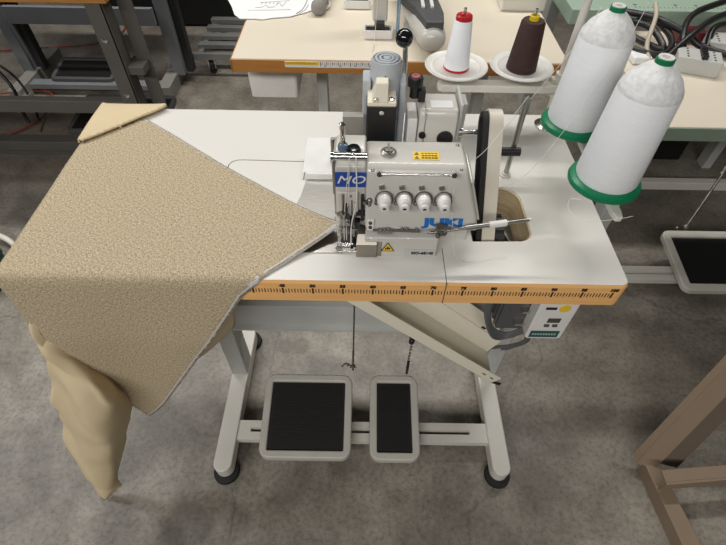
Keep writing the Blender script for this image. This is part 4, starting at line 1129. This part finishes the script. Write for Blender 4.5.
# black box under the right table
r = root('motor_housing', 'black box with white slanting edge under the right table', 'box', (2.0, 1.35, 0))
bm = B(); hull(bm, [[(1.80, 1.40, .0), (2.10, 1.40, .0), (2.10, 1.72, 0), (1.80, 1.72, 0)], [(1.82, 1.42, .42), (2.10, 1.42, .42), (2.10, 1.70, .42), (1.82, 1.70, .42)]]); mesh('housing', bm, BLACK, r, bevel=.01)
bm = B(); tube(bm, [(1.795, 1.39, .02), (1.82, 1.405, .42)], .014, n=8, k=0); mesh('edge_trim', bm, WHITE, r)
bm = B(); extrude_poly_3d(bm, [(1.93, 1.399, .20), (1.955, 1.399, .20), (1.975, 1.405, .27), (1.95, 1.405, .27)], .002); mesh('emblem', bm, GREYPAINT, r)

# ------------------------------------------------------------------ brown trestle, lower right
br = root('trestle_frame', 'brown painted steel trestle leg frame in the lower right corner', 'frame', (1.5, .0, 0))
bm = B(); hull(bm, [[(1.372, -.045, .0), (1.415, -.06, .0), (1.415, -.06, .05), (1.372, -.045, .05)], [(1.415, -.45, 0), (1.470, -.45, 0), (1.470, -.45, .05), (1.415, -.45, .05)]])
mesh('foot_bar', bm, BROWN, br, bevel=.002)
def bar(bm, a, b, u, v, wu, wv):
    a, b, u, v = Vector(a), Vector(b), Vector(u), Vector(v)
    hull(bm, [[p + u*i*wu + v*j*wv for i, j in ((0, 0), (1, 0), (1, 1), (0, 1))] for p in (a, b)])
bm = B(); bar(bm, (1.352, -.045, .045), (1.66, .25, .62), (1, -.25, 0), (0, 1, 0), .048, .004)
fl_ = mesh('slanting_leg', bm, BROWN, br)
bm = B(); bar(bm, (1.352, -.040, .045), (1.66, .255, .62), (1, -.25, 0), (0, 1, 0), .005, .022); mesh('leg_flange', bm, BROWN, fl_)
bm = B(); bar(bm, (1.412, -.045, .05), (1.72, .25, .62), (1, -.25, 0), (0, 1, 0), .045, .004); mesh('slanting_leg', bm, mat('shaded_brown_painted_steel', (.15, .115, .085), .5), br)  # same brown steel, the shade of the inner face put into its colour
bm = B(); bar(bm, (1.375, -.118, .062), (2.0, -.063, .062), (0, 0, 1), (0, 1, 0), .046, .006); bar(bm, (1.375, -.1115, .1025), (2.0, -.0565, .1025), (0, 1, 0), (0, 0, 1), .03, .0055)
mesh('cross_rail', bm, BROWN, br)

# ------------------------------------------------------------------ dark bench top left
db = root('workbench', 'dark grey steel workbench with wooden top in the top left corner', 'workbench', (-.8, 1.4, 0))
bm = B(); box(bm, -2.3, -.230, 1.096, 1.75, TZ-.003, TZ+.03); mesh('tabletop', bm, WOOD, db, bevel=.003)
def lbeam(bm, x, y, z0, z1, w1=.06, w2=.05):
    box(bm, x-w1, x, y, y+.005, z0, z1); box(bm, x-.005, x, y, y+w2, z0, z1)
bm = B(); box(bm, -.305, -.250, 1.10, 1.106, 0, TZ-.003); box(bm, -.255, -.248, 1.10, 1.16, 0, TZ-.003)
lg = mesh('leg', bm, DARKSTEEL, db)
bm = B(); box(bm, -.235, -.185, 1.175, 1.18, 0, TZ-.003); box(bm, -.235, -.23, 1.1801, 1.25, 0, TZ-.003); mesh('leg', bm, DARKSTEEL, db)
bm = B(); box(bm, -.255, -.195, 1.11, 1.20, .54, .565); mesh('leg_brace', bm, DARKSTEEL, db)
bm = B()
for z in (.665, .468):
    bm = B(); lathe(bm, (-.283, 1.10, z), [(.010, 0), (.010, .003), (.006, .004), (.006, .007), (0, .008)], d=(0, -1, 0), n=16); mesh('bolt', bm, CHROME, lg, smooth=40)
bm = B(); box(bm, -2.3, -.305, 1.105, 1.14, .388, .436); mesh('lower_rail', bm, DARKSTEEL, db, bevel=.002)

# stand behind (T feet, slate blue grey)
st = root('sewing_table_stand', 'slate grey steel table stand behind the dark workbench', 'stand', (-.85, 2.0, 0))
for xx, y0_, y1_ in ((-.43, 1.86, 2.22), (-1.26, 1.80, 2.30)):
    bm = B(); box(bm, xx-.045, xx+.015, 2.02, 2.08, .06, TZ-.03); mesh('leg_post', bm, BLUESTEEL, st, bevel=.003)
    bm = B(); box(bm, xx+.02, xx+.055, 2.06, 2.11, .06, TZ-.03); mesh('rear_post', bm, mat('black_painted_steel', (.03, .03, .03)), st, bevel=.003)
    bm = B(); prism(bm, rrect(xx-.09 if xx > -1 else xx-.03, xx-.025 if xx > -1 else xx+.035, y0_, y1_, .01), 'z', .0, .075); mesh('foot', bm, mat('warm_grey_painted_steel', (.26, .255, .235), .5), st, bevel=.003)
bm = B(); box(bm, -1.22, -.48, 1.99, 2.015, .335, .415); mesh('upper_rail', bm, BLUESTEEL, st)
bm = B(); box(bm, -1.25, -.50, 1.90, 1.96, .035, .06); mesh('crossbar', bm, BLUESTEEL, st)
bm = B(); box(bm, -1.4, -.36, 2.0, 2.45, TZ-.03, TZ); mesh('tabletop', bm, WOOD, st)
pedal('foot_pedal', 'dark grey foot pedal between the slate stand feet, far left back', -1.12, -.78, 1.93, 2.12, .068, .095, DGREY)
# near crossbar + pedal + red cables
ns = root('pedal_bar', 'dark steel floor bar carrying a pedal at the left picture edge', 'bar', (-1.0, 1.36, 0))
bm = B(); box(bm, -2.0, -.35, 1.34, 1.40, .04, .09); mesh('bar', bm, DARKSTEEL, ns, bevel=.004)
bm = B()
for k in range(14): cyl(bm, (-.72+k*.024, 1.365, .09), (-.72+k*.024, 1.365, .094), .006, n=10)
mesh('bolt', bm, CHROME, ns)
bm = B(); box(bm, -2.0, -.4, 1.365, 1.372, .0, .04); mesh('bar_flange', bm, DARKSTEEL, ns)
pedal('foot_pedal', 'black foot pedal on the dark floor bar, left of the folded fabric corner', -.80, -.35, 1.40, 1.68, .10, .125, DGREY)
bm = B(); cyl(bm, (-1.0, 1.68, .10), (-.92, 1.40, .10), .006, n=10)
tag(mesh('linkage_rod', bm, DARKSTEEL), 'dark thin linkage rod beside the black left pedal', 'rod')
for i, c_ in enumerate(([(-1.6, 1.55, .01), (-1.3, 1.50, .008), (-1.0, 1.49, .008), (-.7, 1.50, .008), (-.5, 1.46, .008)], [(-1.5, 1.40, .06), (-1.25, 1.47, .02), (-1.1, 1.56, .02), (-1.06, 1.72, .02), (-1.15, 1.9, .02), (-1.5, 1.85, .02)], [(-1.8, 2.35, .01), (-1.45, 2.42, .01), (-1.1, 2.5, .01), (-1.0, 2.7, .01), (-1.1, 2.85, .01), (-1.25, 2.8, .01)])):
    bm = B(); tube(bm, c_, .004, n=8)
    tag(mesh('cable', bm, REDCABLE, smooth=60), ['red cable lying along the floor beside the left floor bar', 'red cable curling under the dark workbench lower rail', 'red cable loop on the floor seen past the slate stand'][i], 'cable', 'red cables on the floor at left')
bm = B(); tube(bm, [(-1.33, 1.75, .32), (-1.22, 1.72, .26), (-1.15, 1.68, .16), (-1.12, 1.62, .10), (-1.09, 1.58, .03)], .008, n=8); tube(bm, [(-1.30, 1.78, .30), (-1.14, 1.72, .2), (-1.08, 1.66, .10), (-1.05, 1.60, .03)], .006, n=8)
o = mesh('cable', bm, BCABLE, smooth=60); tag(o, 'black cable bundle dropping to the floor at the left picture edge', 'cable')
bm = B(); box(bm, -1.115, -1.085, 1.66, 1.70, .10, .13); box(bm, -1.35, -1.32, 1.75, 1.79, .30, .33); mesh('plug', bm, WHITE, o, bevel=.003)

# black draped screen/crate far behind
bm = B(); box(bm, -1.1, .62, 2.78, 3.3, 0, .9)
tag(mesh('draped_crate', bm, VOID, bevel=.02), 'large matt black crate standing far behind the dolly', 'crate')

# ------------------------------------------------------------------ dolly
dl = root('platform_dolly', 'grey slatted platform dolly on casters behind the cream table', 'dolly', (-.25, 2.3, 0))
GD = mat('grey_galvanised_slat', (.30, .31, .31), .45, .3)
for k, y in enumerate((2.20, 2.31, 2.42, 2.53)):
    bm = B(); box(bm, -.365+.01*k*0, .12, y, y+.045, .125, .15); mesh('slat', bm, GD, dl, bevel=.002)
bm = B(); box(bm, -.40, .15, 2.12, 2.145, .10, .135); mesh('front_rail', bm, GD, dl, bevel=.002)
bm = B(); box(bm, -.36, -.335, 2.14, 2.61, .10, .126); box(bm, .09, .115, 2.14, 2.61, .10, .126); mesh('side_rail', bm, GD, dl)
for x, y in ((-.30, 2.18), (.08, 2.18), (-.30, 2.54), (.08, 2.54)):
    bm = B(); cyl(bm, (x-.012, y, .035), (x+.012, y, .035), .035, n=22); cs = mesh('caster', bm, RUBBER, dl, smooth=40)
    bm = B(); box(bm, x-.02, x-.015, y-.018, y+.018, .03, .10); box(bm, x+.015, x+.02, y-.018, y+.018, .03, .10); box(bm, x-.022, x+.022, y-.022, y+.022, .092, .10); mesh('caster_fork', bm, CHROME, cs)

# small things
bm = B(); box(bm, -.20, -.17, 1.76, 1.775, 0, .003); tag(mesh('paper_scrap', bm, PAPER), 'small white paper scrap on the floor left of the white bin', 'paper')
bm = B(); tube(bm, [(-1.05, .80, .013), (-.93, .83, .015), (-.877, .811, .035), (-.809, .785, .025), (-.760, .745, .013), (-.68, .66, .012), (-.62, .55, .012)], .011, n=10); o = mesh('cable', bm, mat('ivory_cable', (.75, .72, .62), .5), smooth=60)
tag(o, 'ivory curved cable lying on the floor at the left edge above the green box', 'cable')
st_ = root('plastic_box', 'small dark green box just showing at the left picture edge beside the fabric', 'box', (-.87, .62, 0))
GB = mat('dark_green_plastic', (.01, .06, .035), .5)
bm = B(); prism(bm, rrect(-1.0, -.735, .54, .67, .015), 'z', 0, .09); mesh('box_body', bm, GB, st_, bevel=.004)
bm = B(); prism(bm, rrect(-1.005, -.73, .535, .675, .018), 'z', .0901, .105); mesh('lid', bm, GB, st_, bevel=.004)
